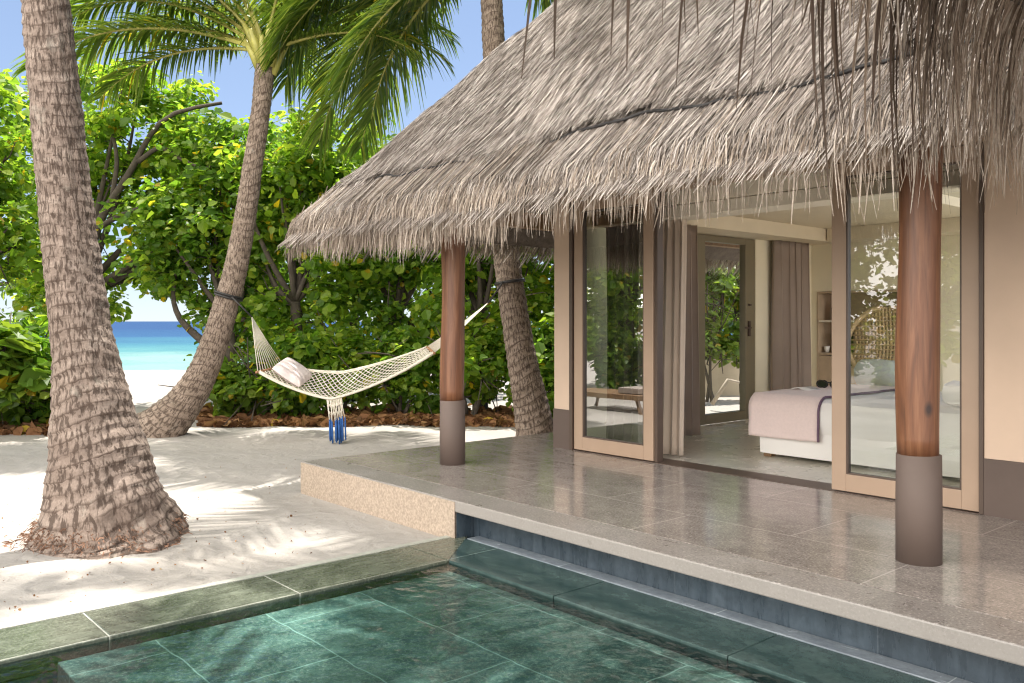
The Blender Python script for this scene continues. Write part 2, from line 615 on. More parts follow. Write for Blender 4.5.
def axis_lines(lo, hi, fine0, fine1, step, extra):
    a = list(np.arange(fine0, fine1 + 1e-6, step))
    g = step
    x = fine0
    while x > lo:
        g *= 1.35
        x -= g
        a.insert(0, x)
    g = step
    x = fine1
    while x < hi:
        g *= 1.35
        x += g
        a.append(x)
    for e in extra:
        a = [v for v in a if abs(v - e) > .08] + [e]
    return np.array(sorted(a))


gx = axis_lines(-400, 400, -16, 3, .3, (PX0, PX1))
gy = axis_lines(-400, 400, -3, 14, .3, (PY0, PY1))
GX, GY = np.meshgrid(gx, gy, indexing='ij')
GZ = ground_z(GX, GY)
q = grid_q(len(gx), len(gy), False)
V = np.stack([GX, GY, GZ], -1).reshape(-1, 3)
cen = V[q].mean(1)
keep = ~((cen[:, 0] > PX0) & (cen[:, 0] < PX1) & (cen[:, 1] > PY0) & (cen[:, 1] < PY1))
g = from_np('sand_ground', V, q[keep], M['sand'], smooth=True)
tag(g, 'white coral sand between the palms, the pool and the trees', 'sand', kind='structure')

b = MB()
S = 4000.
b.add([(-S, -S, -.36), (S, -S, -.36), (S, S, -.36), (-S, S, -.36)], [(0, 1, 2, 3)])
tag(b.build('sea', M['sea']), 'turquoise lagoon turning deep blue towards the horizon', 'sea', kind='structure')

# ---- terrace
tr = empty('terrace', (-7.36, 3.83, 0))
tag(tr, 'raised grey stone terrace in front of the villa along the pool', 'terrace', kind='structure')
b = MB()
b.box((-7.36, 4.13, DECK - .1), (3.4, 6.22, DECK))
b.box((-7.36, 6.22, DECK - .1), (-6.47, 7.3, DECK))
b.build('paving', M['deck'], tr)
b = MB()
b.box((-7.36, 3.83, DECK - .085), (3.4, 4.127, DECK - .001))
b.build('edge_stone', M['deck_edge'], tr, bevel=.008)
b = MB()
b.box((-7.366, 3.824, -.3), (-5.02, 3.829, DECK - .011))
b.box((-7.345, 3.85, -.3), (-5.02, 4.12, DECK - .087))
b.box((-7.345, 4.12, -.3), (-6.9, 7.28, DECK - .102))
b.build('plaster_face', M['render_face'], tr)
b = MB()
b.box((-5.02, 4.0, -.3), (3.4, 4.1, DECK - .088))
b.box((-5.018, 3.84, -.3), (-5.014, 3.998, DECK - .089))
b.build('pool_side_wall', M['pool_wall'], tr)

# ---- pool
pl = empty('swimming_pool', (-4.6, 1.1, 0))
tag(pl, 'shallow green stone swimming pool with wide flush coping beside the terrace', 'swimming pool')
CZ = .022


def coping_piece(lo, hi):
    c = MB()
    c.box((lo[0], lo[1], -.08), (hi[0], hi[1], CZ))
    return c.build('coping', M['coping'], pl, bevel=.006)


ys = [.448, 1.34, 2.38, 3.447]
for a, c in zip(ys[:-1], ys[1:]):
    coping_piece((-5.06, a + .003), (-4.59, c - .003))
b = MB()
for a in (1.34, 2.38):
    b.box((-5.058, a - .0035, -.07), (-4.592, a + .0035, CZ - .001))
for i_, (V_, Q_) in enumerate(zip(b.v, b.q)):
    from_np('grout', V_ - np.array(pl.location), Q_ - 8 * i_, M['grout'], pl)
b = MB()
b.add([(-5.06, 3.45, CZ), (-4.592, 3.45, CZ), (-5.06, 3.995, CZ), (-5.06, 3.45, -.08), (-4.592, 3.45, -.08), (-5.06, 3.995, -.08)],
      [(0, 3, 4, 1), (1, 4, 5, 2), (2, 5, 3, 0)], [(0, 1, 2), (3, 5, 4)])
b.build('coping', M['coping'], pl)
b = MB()
b.add([(-4.586, 3.45, CZ), (-3.6, 3.45, CZ), (-3.6, 3.88, CZ), (-4.96, 3.88, CZ), (-4.586, 3.45, -.08), (-3.6, 3.45, -.08), (-3.6, 3.88, -.08), (-4.96, 3.88, -.08)],
      [(0, 1, 2, 3), (7, 6, 5, 4), (0, 4, 5, 1), (1, 5, 6, 2), (2, 6, 7, 3), (3, 7, 4, 0)])
b.build('coping', M['coping_wet'], pl)
for a, c in ((-3.594, -2.42), (-2.414, -1.24), (-1.234, .0), (.006, 1.3), (1.306, 2.6)):
    c_ = MB()
    c_.box((a, 3.45, -.08), (c, 3.88, CZ))
    c_.build('coping', M['coping_wet'], pl, bevel=.005)
b = MB()
b.box((-4.95, 3.884, -.08), (2.6, 3.998, CZ + .004))
b.build('ledge', M['ledge'], pl, bevel=.004)
b = MB()
b.box((-5.12, -.1, -.1), (-5.064, 3.99, CZ + .004))
b.build('sand_kerb', M['grout'], pl, bevel=.004)
b = MB()
b.box((-5.06, -.1, -1.4), (2.6, .447, CZ))
b.box((2.2, .45, -1.4), (2.6, 3.445, CZ))
b.build('coping', M['coping'], pl)
b = MB()
b.box((-4.588, 1.1, -1.39), (2.198, 3.446, -.045))
b.build('shelf', M['pool_floor'], pl, bevel=.006)
b = MB()
b.box((-5.06, .3, -1.5), (2.4, 1.3, -1.4))
b.box((-5.0, .4, -1.4), (-4.592, 3.9, -.085))
b.build('basin', M['pool_deep'], pl)
b = MB()
b.add([(-4.588, .449, .006), (2.198, .449, .006), (2.198, 3.449, .006), (-4.588, 3.449, .006)], [(0, 1, 2, 3)])
tag(b.build('water', M['water']), 'clear rippled water filling the shallow green pool', 'water', kind='structure')

# ================================================================= VILLA
VX0, VX1, VY0, VY1 = -6.47, .6, 6.22, 11.45
vl = empty('villa', (-6.47, 6.22, DECK))
tag(vl, 'thatched beach villa with tan walls and sliding glass doors open to the terrace', 'villa')
H = DECK + 2.5
CEIL = DECK + 2.56


def wallpart(boxes, mat, name='wall', parent=None, bevel=0.):
    c = MB()
    for lo, hi in boxes:
        c.box(lo, hi)
    return c.build(name, M[mat], parent or vl, bevel=bevel)


# front wall: left pier, right wall, panel over the doors
wallpart([((VX0, VY0, DECK + .40), (-6.245, VY0 + .2, DECK + 3.6))], 'wall')
wallpart([((-2.315, VY0, DECK + .38), (VX1, VY0 + .2, DECK + 3.6))], 'wall')
wallpart([((-6.243, VY0 + .012, H + .09), (-2.317, VY0 + .2, DECK + 3.6))], 'wall')
wallpart([((VX0 - .008, VY0 - .008, DECK - .05), (-6.243, VY0 + .2, DECK + .398))], 'plinth', 'plinth')
wallpart([((-2.317, VY0 - .008, DECK - .05), (VX1, VY0 + .2, DECK + .378))], 'plinth', 'plinth')
wallpart([((-6.243, VY0 - .02, H + .002), (-2.317, VY0 + .19, H + .088))], 'frame', 'door_head')
wallpart([((-6.243, VY0 - .004, DECK - .06), (-2.317, VY0 + .26, DECK + .004))], 'frame_dark', 'door_track')
# left end wall with the side door opening (y 8.7 .. 10.15)
SX = -6.75
wallpart([((-6.47, VY0 + .202, DECK - .05), (-6.31, 7.0, DECK + 3.4)), ((SX, 7.002, DECK - .05), (-6.31, 7.1, DECK + 3.4)), ((SX, 7.1, DECK - .05), (SX + .16, 8.78, DECK + 3.4)), ((SX, 10.04, DECK - .05), (SX + .16, VY1 + .2, DECK + 3.4)),
          ((SX, 8.78, DECK + 2.385), (SX + .16, 10.04, DECK + 3.4))], 'cream_wall')
# back wall with the alcove
AX0, AX1 = -6.5, -5.1
wallpart([((SX + .16, VY1, DECK + 1.72), (-3.2, VY1 + .2, DECK + 3.4)), ((AX1, VY1, DECK - .05), (-3.2, VY1 + .2, DECK + 1.72)),
          ((SX + .16, VY1, DECK - .05), (AX0, VY1 + .2, DECK + 1.72)), ((AX0, VY1 + .36, DECK - .05), (AX1, VY1 + .4, DECK + 1.72))], 'cream_wall')
# unseen right end of the room, left open to brighten the bedroom
wallpart([((VX1 - .16, VY0 + .2, DECK + 2.6), (VX1, VY1, DECK + 3.4)), ((VX1 - .16, VY0 + .2, DECK - .05), (VX1, VY0 + .4, DECK + 2.6)), ((-3.198, VY1, DECK + 2.6), (VX1, VY1 + .2, DECK + 3.4))], 'cream_wall')
wallpart([((-6.308, VY0 + .262, DECK - .1), (-6.1, 7.102, DECK + .001)), ((SX + .162, 7.104, DECK - .1), (-6.1, VY1 + .36, DECK + .002)), ((-6.098, VY0 + .262, DECK - .1), (VX1 - .1, VY1 + .36, DECK + .002))], 'floor_in', 'floor')
wallpart([((-6.308, VY0 + .6, CEIL), (-4.0, VY1, CEIL + .1)), ((-3.998, VY0 + .6, CEIL), (VX1 - .16, 6.9, CEIL + .1))], 'ceiling', 'ceiling')  # ceiling stops short, an added opening that lets light onto the bed
wallpart([((-6.2, VY0 + .262, DECK + 2.385), (-2.0, VY0 + .598, DECK + 2.9)), ((-6.2, VY0 + .27, DECK + 2.27), (-2.0, VY0 + .59, DECK + 2.378))], 'cream', 'pelmet', bevel=.004)
wallpart([((SX + .165, 7.102, DECK + 2.385), (-6.12, VY1 - .003, CEIL - .003))], 'ceiling', 'bulkhead')
wallpart([((-6.1, VY1 - .45, DECK + 2.385), (-4.01, VY1 - .003, CEIL - .003))], 'ceiling', 'bulkhead')


def sliding_door(x0, x1, y, glass, matf='frame'):
    dr = empty('sliding_door', (0, 0, 0))
    dr.parent = vl
    dr.location = Vector((x0, y, DECK)) - Vector(vl.location)
    w, z0, z1 = .115, DECK + .012, H - .004
    c = MB()
    c.box((x0, y - .03, z0), (x0 + w, y + .03, z1))
    c.box((x1 - w, y - .03, z0), (x1, y + .03, z1))
    c.box((x0 + w, y - .03, z0), (x1 - w, y + .03, z0 + .13))
    c.box((x0 + w, y - .03, z1 - .10), (x1 - w, y + .03, z1))
    c.build('door_frame', M[matf], dr, bevel=.004)
    c = MB()
    e = .012
    a0, a1, c0, c1 = x0 + w, x1 - w, z0 + .13, z1 - .10
    for lo, hi in (((a0, y - .024, c0), (a0 + e, y + .024, c1)), ((a1 - e, y - .024, c0), (a1, y + .024, c1)), ((a0 + e, y - .024, c0), (a1 - e, y + .024, c0 + e)), ((a0 + e, y - .024, c1 - e), (a1 - e, y + .024, c1))):
        c.box(lo, hi)
    c.build('gasket', M['frame_dark'], dr)
    c = MB()
    c.add([(a0 + e, y, c0 + e), (a1 - e, y, c0 + e), (a1 - e, y, c1 - e), (a0 + e, y, c1 - e)], [(0, 1, 2, 3)])
    c.build('pane', M[glass], dr)
    return dr


d1 = sliding_door(-6.19, -5.17, VY0 + .035, 'glass_coated')
d2 = sliding_door(-3.415, -2.35, VY0 + .035, 'glass')
tag(d1, 'sliding glass door mirroring the garden, left of the opening')
tag(d2, 'sliding glass door in front of the bed')
wallpart([((-6.243, VY0 - .012, DECK + .005), (-6.2, VY0 + .2, H)), ], 'frame_dark', 'door_jamb')
wallpart([((-5.163, VY0 + .02, DECK + .005), (-5.13, VY0 + .10, H))], 'frame_dark', 'door_jamb')
wallpart([((-2.345, VY0 - .012, DECK + .005), (-2.318, VY0 + .2, H))], 'frame_dark', 'door_jamb')

# side glass door
gd = empty('glass_door')
gd.parent = vl
gd.location = Vector((SX, 8.8, DECK)) - Vector(vl.location)
x, z0, z1 = SX + .11, DECK + .005, DECK + 2.38
c = MB()
c.box((x - .05, 8.785, z0), (x + .045, 8.95, z1))
c.box((x - .05, 9.82, z0), (x + .045, 10.035, z1))
c.box((x - .05, 8.95, z0), (x + .045, 9.82, z0 + .12))
c.box((x - .05, 8.95, z1 - .08), (x + .045, 9.82, z1))
c.build('door_frame', M['frame_olive'], gd, bevel=.004)
c = MB()
c.add([(x, 8.95, z0 + .12), (x, 9.82, z0 + .12), (x, 9.82, z1 - .08), (x, 8.95, z1 - .08)], [(0, 1, 2, 3)])
c.build('pane', M['glass_in'], gd)
c = MB()
c.box((x + .045, 9.87, DECK + 1.10), (x + .07, 9.91, DECK + 1.3))
c.box((x + .07, 9.76, DECK + 1.2), (x + .09, 9.905, DECK + 1.225))
c.build('handle', M['frame_dark'], gd, bevel=.003)
c = MB()
c.lathe([(0, 0), (.024, 0), (.024, .024), (0, .024)], (x + .06, 9.90, DECK + 1.5), 12)
c.build('lock', M['frame_dark'], gd, bevel=.003)

# alcove
al = empty('alcove')
al.parent = vl
al.location = Vector((AX0, VY1, DECK)) - Vector(vl.location)
c = MB()
c.box((AX0, VY1 - .012, DECK + .02), (AX0 + .025, VY1 + .355, DECK + 1.715))
c.box((AX1 - .025, VY1 - .012, DECK + .02), (AX1, VY1 + .355, DECK + 1.715))
c.box((AX0 + .025, VY1 - .012, DECK + 1.69), (AX1 - .025, VY1 + .355, DECK + 1.715))
c.box((AX0 + .025, VY1 + .33, DECK + .86), (AX1 - .025, VY1 + .355, DECK + 1.69))
c.build('surround', M['joinery'], al, bevel=.002)
c = MB()
c.box((AX0 + .027, VY1 - .008, DECK + 1.285), (AX1 - .027, VY1 + .328, DECK + 1.31))
c.build('shelf', M['cream'], al, bevel=.002)
c = MB()
c.box((AX0 + .027, VY1 - .01, DECK + .82), (AX1 - .027, VY1 + .328, DECK + .85))
c.build('counter', M['joinery'], al, bevel=.002)
for k, (z0, z1) in enumerate(((.44, .81), (.04, .43))):
    c = MB()
    c.box((AX0 + .03, VY1 - .006, DECK + z0), (AX1 - .03, VY1 + .30, DECK + z1))
    dw = c.build('drawer', M['joinery'], al, bevel=.003)
    c = MB()
    c.box((AX0 + .28, VY1 - .02, DECK + z1 - .13), (AX0 + .62, VY1 - .007, DECK + z1 - .11))
    c.build('handle', M['frame_dark'], dw)

# columns
for i, (cx, cy, lab) in enumerate(((-6.33, 4.80, 'slimmer looking column at the far end of the terrace'), (-2.105, 4.76, 'column in front of the closed glass door'))):
    c = MB()
    zz = np.linspace(DECK + .58, 3.1, 26)
    ph = random.uniform(0, 6)
    c.tube([(cx + .006 * math.sin(z * 3 + ph), cy + .006 * math.cos(z * 2.2 + ph), z) for z in zz], .108 + .004 * np.sin(zz * 5 + ph), 28)
    col = c.build('column', M['column'], vl, smooth=True)
    c = MB()
    c.lathe([(0, DECK), (.116, DECK), (.1165, DECK + .3), (.114, DECK + .578), (.10, DECK + .583), (0, DECK + .583)], (cx, cy, 0), 32)
    o = c.build('column_base', M['plinth'], col, smooth=True)

# ---- roof
EX0, EX1, EY0, EY1 = -8.34, 2.6, 4.2, 13.5
PITCH = 1.15
EZ = 1.595 + .945


def roof_q(x, y):
    a = np.stack([x - EX0, y - EY0, EY1 - y, EX1 - x], 0)
    k = .10
    m = a.min(0)
    return m - k * np.log(np.exp(-(a - m) / k).sum(0)) * .5


def roof_z(x, y, layer=0):
    q = roof_q(x, y)
    n = smooth_noise(np.stack([np.ravel(x) * .9, np.ravel(y) * .9], -1), 21).reshape(np.shape(x)) * .045
    return EZ + PITCH * q + n - .05 * np.exp(-np.maximum(q, 0) / .10) + layer * .075


def field(x0, x1, y0, y1, step, fz, cond=None):
    xs = np.linspace(x0, x1, int((x1 - x0) / step) + 1)
    ysx = np.linspace(y0, y1, int((y1 - y0) / step) + 1)
    X, Y = np.meshgrid(xs, ysx, indexing='ij')
    Z = fz(X, Y)
    V = np.stack([X, Y, Z], -1).reshape(-1, 3)
    Q = grid_q(len(xs), len(ysx), False)
    if cond is not None:
        ce = V[Q].mean(1)
        Q = Q[cond(ce[:, 0], ce[:, 1])]
    return V, Q


c = MB()
fill_opening = lambda X, Y: ~((X > -3.9) & (Y > 6.9))  # roof left open over the unseen bedroom end to let light in
V, Q = field(EX0 + .07, EX1 - .07, EY0 + .07, EY1 - .07, .12, roof_z, fill_opening)
c.add(V, Q)
CQ = .36


def up(X, Y):
    return roof_z(X, Y, 1)


V, Q = field(EX0 + CQ, EX1 - CQ, EY0 + CQ, EY1 - CQ, .12, up, fill_opening)
c.add(V, Q)
V, Q = field(EX0 + .08, EX1 - .08, EY0 + .08, EY1 - .08, .3, lambda X, Y: roof_z(X, Y) - .03 - .15 * np.clip(roof_q(X, Y) / .7, 0, 1), fill_opening)
c.add(V, Q[:, ::-1])
roof = c.build('roof', M['thatch_base'], vl, smooth=True)


def strand_rows(n, x0, x1, q0, q1, layer, L, wid, side='front', seed=1, lift=.05, split=None, droop=True):
    """straw lying down the slope"""
    r = np.random.default_rng(seed)
    X = r.uniform(x0, x1, n)
    Qs = r.uniform(q0, q1, n)
    # clumps
    skew = smooth_noise(np.stack([X * 1.3, Qs * 1.3], -1), seed + 5) * .16 + r.normal(0, .10, n)
    ln = L * r.uniform(.6, 1.3, n)
    k = 4
    tt = np.linspace(0, 1, k)
    qq = Qs[:, None] - ln[:, None] * .656 * tt
    xx = X[:, None] + (ln * skew)[:, None] * tt + (r.normal(0, .03, n) * ln)[:, None] * tt ** 2
    if layer:
        end = CQ - .05 + smooth_noise(np.stack([X * 2.2, X * 0], -1), 77) * .035
        e_ = np.maximum(qq[:, -1], end - r.uniform(0, .035, n))
        qq = Qs[:, None] + (e_ - Qs)[:, None] * tt
    up_ = r.uniform(.0, lift, n)[:, None] * np.linspace(.2, 1, k) ** 1.5
    if side == 'front':
        x, y = xx, EY0 + qq
        valid = (X - EX0) > Qs - .05
    else:
        y, x = xx, EX0 + qq
        valid = (X - EY0) > Qs - .05
    z = roof_z(x, np.maximum(y, EY0)) if side == 'front' else roof_z(np.maximum(x, EX0), y)
    q_ = roof_q(x, y)
    z = EZ + PITCH * q_ + (z - EZ - PITCH * roof_q(np.maximum(x, EX0), np.maximum(y, EY0))) + layer * .075 + up_ + .012
    Pt = np.stack([x, y, z], -1)
    W = r.normal(0, .35, (n, 3))
    W[:, 0 if side == 'front' else 1] += 1.
    W = unit(W)
    w = wid * r.uniform(.5, 1.4, n)[:, None] * np.array([.8, 1, .8, .35])[None]
    Pt, W, w = Pt[valid], W[valid], w[valid]
    return Pt, W, w


def fringe_rows(n, x0, x1, seed, side='front', top=(.02, .42), over=(.02, .16), wid=.0045):
    """straw that follows the slope, leaves it at the eave and bends down under its weight"""
    r = np.random.default_rng(seed)
    X = r.uniform(x0, x1, n)
    q = r.uniform(top[0], top[1], n)
    q = np.where(r.random(n) < .3, q * .4, q)
    valid = (X - (EX0 if side == 'front' else EY0)) > q - .12
    b_ = r.uniform(over[0], over[1], n) * (1 + .25 * smooth_noise(np.stack([X * 2.5, X * 0], -1), seed + 9))
    skew = smooth_noise(np.stack([X * 1.7, X * 0 + 3], -1), seed + 5) * .10 + r.normal(0, .10, n)
    k = 9
    ds = (q / .656 + b_) / (k - 1)
    th = np.full(n, math.atan(PITCH)) - r.uniform(-.05, .16, n)
    rate = r.uniform(2.5, 9.0, n)
    lim = r.normal(1.53, .09, n)
    z = q * PITCH + r.uniform(.0, .05, n)
    x = X.copy()
    pts = []
    for i in range(k):
        pts.append(np.stack([x, q, z], -1))
        x = x + skew * ds
        q = q - np.cos(th) * ds
        z = z - np.sin(th) * ds
        th = np.where(q < .06, np.minimum(th + rate * ds, lim), th)
    B = np.stack(pts, 1)
    if side == 'front':
        Pt = np.stack([B[..., 0], EY0 + B[..., 1], EZ + B[..., 2]], -1)
    else:
        Pt = np.stack([EX0 + B[..., 1], B[..., 0], EZ + B[..., 2]], -1)
    W = r.normal(0, .45, (n, 3))
    W[:, 0 if side == 'front' else 1] += 1.
    w = wid * r.uniform(.5, 1.6, n)[:, None] * np.array([.9, 1, 1, 1, .95, .9, .8, .6, .25])[None]
    return Pt[valid], unit(W)[valid], w[valid]


VO = np.array(vl.location)


def thatch_obj(parts, name, mat, parent, off):
    Vs, Qs, n = [], [], 0
    for Pt, W, w in parts:
        V, Q = ribbons(Pt, W, w)
        Vs.append(V)
        Qs.append(Q + n)
        n += len(V)
    return from_np(name, np.vstack(Vs) - off, np.vstack(Qs), M[mat], parent)


thatch_obj([strand_rows(95000, EX0 + .2, 1.0, CQ + .02, 4.1, 1, .30, .0048, seed=1, lift=.05),
            strand_rows(17000, EX0, 1.0, .05, .60, 0, .30, .0045, seed=2, lift=.05),
            strand_rows(5000, EY0 + .2, EY1, CQ, 3.5, 1, .45, .012, 'left', 3),
            strand_rows(2500, EY0, EY1, .05, .62, 0, .36, .012, 'left', 4)], 'thatch_straw', 'thatch', roof, VO)
thatch_obj([fringe_rows(15000, EX0 + .02, 1.0, 31, over=(-.08, .07), wid=.0036)], 'eave_straw', 'thatch', roof, VO)
thatch_obj([fringe_rows(3000, EX0 + .02, 1.0, 34, over=(.04, .36), wid=.0034), fringe_rows(330, EX0 + .05, 1.0, 35, over=(.30, .42), wid=.004),
            fringe_rows(1500, EX0 + .05, -4.9, 32, over=(.18, .42), wid=.0042), fringe_rows(2600, EY0, EY1, 33, 'left', over=(.0, .2), wid=.006)], 'eave_fringe', 'fringe', roof, VO)

# thin dark line along the lower edge of the upper thatch course
c = MB()
xs_ = np.linspace(EX0 + CQ - .08, 1.2, 150)
qs_ = CQ - .055 + .022 * np.abs(np.sin(xs_ * 4.6 + .5 * np.sin(xs_ * 2.1))) + smooth_noise(np.stack([xs_ * 2.2, xs_ * 0], -1), 77) * .03
c.tube(np.stack([xs_, EY0 + qs_, roof_z(xs_, EY0 + qs_) + .05], -1), .0115, 6)
c.build('course_line', M['black'], roof, smooth=True)
# rafters and eave beams
zr = lambda q_: EZ + PITCH * q_ - .27
for x in np.arange(-7.8, 2.2, .85):
    q1 = min(2.3, x - EX0, EX1 - x)
    c = MB()
    c.beam((x, EY0 + .55, zr(.55)), (x, EY0 + q1, zr(q1)), .07, .13)
    c.build('rafter', M['rafter'], vl)
for y in np.arange(5.0, 13, .85):
    q1 = min(2.1, y - EY0, EY1 - y)
    c = MB()
    c.beam((EX0 + .55, y, zr(.55)), (EX0 + q1, y, zr(q1)), .07, .13)
    c.build('rafter', M['rafter'], vl)
wallpart([((-8.0, 4.70, 2.73), (2.2, 4.86, 2.91))], 'timber', 'eave_beam')
wallpart([((-7.98, 4.86, 2.73), (-7.84, 12.9, 2.91))], 'timber', 'eave_beam')

# ================================================================= NEAR CANOPY (pool pavilion roof whose eave hangs into the picture)
cn = empty('thatched_canopy', (-1.3, 1., 0))
tag(cn, 'nearest thatched eave with long dry leaves, some coloured as backlit, hanging at the upper right', 'thatched eave')
CO = np.array(cn.location)
CE, CEZ = -1.28, EYE + 1.40
CY0, CY1 = -.6, 4.35
c = MB()
X, Y = np.meshgrid(np.linspace(CE, -.35, 16), np.linspace(CY0, CY1, 40), indexing='ij')
Z = CEZ + .9 * (X - CE) + smooth_noise(np.stack([X.ravel(), Y.ravel()], -1), 8).reshape(X.shape) * .04
G = np.stack([X, Y, Z], -1)
c.grid(G)
c.grid((G - np.array((0, 0, .16)))[:, ::-1])
X2 = -.7 - X
c.grid(np.stack([X2, Y, Z], -1)[:, ::-1])
c.grid(np.stack([X2, Y, Z - .16], -1))
croof = c.build('roof', M['thatch_base'], cn, smooth=True)
r = np.random.default_rng(51)


def canopy_fringe(n, ylo, yhi, hang, wid, seed, top=.5, swing=.1):
    r = np.random.default_rng(seed)
    y = r.uniform(ylo, yhi, n)
    q_ = r.uniform(0, top, n)
    h = r.uniform(*hang, n)
    sw = r.normal(0, swing, n)
    so = r.normal(-.02, .06, n)
    s0 = np.stack([CE + q_, y, CEZ + .9 * q_ + .02], -1)
    e = np.stack([CE - .06 + so * .3, y + sw * .2, np.full(n, CEZ - .04)], -1)
    mid = np.stack([CE - .09 + so * .6, y + sw * .6, CEZ - h * .5], -1)
    f = np.stack([CE - .08 + so, y + sw, CEZ - h], -1)
    k = 7
    t = np.linspace(0, 1, k)[None, :, None]
    B = (1 - t) ** 3 * s0[:, None] + 3 * (1 - t) ** 2 * t * e[:, None] + 3 * (1 - t) * t ** 2 * mid[:, None] + t ** 3 * f[:, None]
    W = r.normal(0, .6, (n, 3))
    W[:, 1] += 1.
    w = wid * r.uniform(.4, 1.5, n)[:, None] * np.array([1, 1, 1, 1, .9, .7, .2])[None]
    return B, unit(W), w


thatch_obj([canopy_fringe(210, 2.95, CY1, (.35, .80), .0055, 61), canopy_fringe(140, 2.2, 3.0, (.2, .60), .005, 62), canopy_fringe(200, CY0, 2.2, (.05, .40), .005, 63),
            canopy_fringe(70, 2.6, CY1, (.7, .98), .0045, 64, swing=.14),
            canopy_fringe(170, 3.1, CY1, (.5, .92), .0038, 66, swing=.14)], 'eave_fringe', 'near_fringe', croof, CO)
thatch_obj([canopy_fringe(26, 1.3, 3.0, (.5, .86), .006, 65, swing=.05), canopy_fringe(26, 2.7, 4.0, (.5, .95), .006, 67, swing=.12)], 'backlit_leaf_strips', 'near_backlit', croof, CO)
# bundles of long leaves
bund = []
for y0, n, hg, sw in ((2.35, 11, (.8, 1.02), .18), (2.85, 14, (.75, 1.08), .28), (1.70, 4, (.55, .68), .02), (3.05, 10, (.70, 1.04), .2)):
    B, W, w = canopy_fringe(n, y0 - .035, y0 + .035, hg, .0055, int(y0 * 100), swing=.03)
    B = B.copy()
    B[..., 1] += sw * (np.linspace(0, 1, 7) ** 1.6)[None]
    bund.append((B, W, w))
thatch_obj(bund, 'leaf_bundle', 'near_backlit', croof, CO)
for (x, y) in ((.42, -.45), (.42, 3.4)):
    c = MB()
    c.tube([(x - .0, y, -.02 if y < .4 else -.06), (x, y, CEZ + .1)], .1, 20)
    c.build('post', M['column'], cn, smooth=True)

# ================================================================= FURNISHINGS
# ---- bed
bx0, bx1, by0, by1 = -4.80, -2.62, 7.25, 9.15
bed = empty('bed', (bx0, by0, DECK))
tag(bed, 'large bed with white linen standing inside the open doors', 'bed')


def soft_box(lo, hi, mat, name, parent, bevel, seg=4, wob=.0, sub=14):
    c = MB()
    lo, hi = np.array(lo), np.array(hi)
    n = [max(2, int((hi[i] - lo[i]) / .09) + 1) for i in range(3)]
    ax = [np.linspace(lo[i], hi[i], n[i]) for i in range(3)]

    def face(i, j, k, v):
        A, B_ = np.meshgrid(ax[i], ax[j], indexing='ij')
        G = np.zeros(A.shape + (3,))
        G[..., i], G[..., j], G[..., k] = A, B_, v
        return G
    for i, j, k in ((0, 1, 2), (1, 2, 0), (2, 0, 1)):
        c.grid(face(i, j, k, lo[k]))
        c.grid(face(i, j, k, hi[k])[:, ::-1] if False else face(j, i, k, hi[k]))
    # round: pull towards an inner box
    for a in range(len(c.v)):
        V = c.v[a]
        inner = np.clip(V, lo + bevel, hi - bevel)
        d = V - inner
        L = np.linalg.norm(d, axis=1, keepdims=True)
        V = np.where(L > 1e-6, inner + d / np.maximum(L, 1e-6) * np.minimum(L, bevel), V)
        if wob:
            nrm = d / np.maximum(L, 1e-6)
            V = V + nrm * (smooth_noise(V * 4., 5)[:, None] * wob)
        c.v[a] = V
    return c.build(name, M[mat], parent, smooth=True)


soft_box((bx0 + .06, by0 + .03, DECK + .035), (bx1, by1 - .03, DECK + .30), 'white_cloth', 'valance', bed, .02)
soft_box((bx0, by0, DECK + .24), (bx1, by1, DECK + .585), 'white_cloth', 'duvet', bed, .11, wob=.012)
for x in (bx0 + .12, bx1 - .1):
    for y in (by0 + .12, by1 - .12):
        c = MB()
        c.box((x - .04, y - .04, DECK + .003), (x + .04, y + .04, DECK + .05))
        c.build('leg', M['timber'], bed)
soft_box((bx1, by0 - .2, DECK + .05), (bx1 + .1, by1 + .2, DECK + .9), 'joinery', 'headboard', bed, .02)
# throw over the foot end
c = MB()
prof = []
r0 = .12
zt = DECK + .585 + .012
yA, yB = by0 - .014, by1 + .014
for z in np.linspace(DECK + .20, zt - r0, 12):
    prof.append((yA, z))
for a in np.linspace(0, PI / 2, 7)[1:]:
    prof.append((yA + r0 * (1 - math.cos(a)), zt - r0 + r0 * math.sin(a)))
for y in np.linspace(yA + r0, yB - r0, 16)[1:-1]:
    prof.append((y, zt))
for a in np.linspace(0, PI / 2, 7)[::-1]:
    prof.append((yB - r0 * (1 - math.cos(a)), zt - r0 + r0 * math.sin(a)))
for z in np.linspace(zt - r0, DECK + .20, 12)[1:]:
    prof.append((yB, z))
prof = np.array(prof)
xs = np.linspace(bx0 - .02, -4.10, 18)
G = np.zeros((len(xs), len(prof), 3))
G[..., 0] = xs[:, None]
G[..., 1] = prof[None, :, 0]
G[..., 2] = prof[None, :, 1]
nn = smooth_noise(G.reshape(-1, 3) * 3.2, 9).reshape(G.shape[:2])
G[..., 2] += np.where(prof[None, :, 1] > zt - .01, nn * .006 + .006, nn * .012)
G[..., 1] += np.where(prof[None, :, 0] < by0 + .05, -np.abs(nn) * .012, 0)
thr = empty('bed_throw', (bx0, by0, DECK + .6))
tag(thr, 'pale pink throw blanket with purple edge across the foot of the bed', 'blanket')
c.grid(G)
c.build('blanket', M['pink_cloth'], thr, smooth=True, solid=.012)
c = MB()
E = G[-1].copy()
E[:, 0] += .005
c.tube(E, .011, 6)
c.build('edge_trim', M['purple_cloth'], thr, smooth=True)
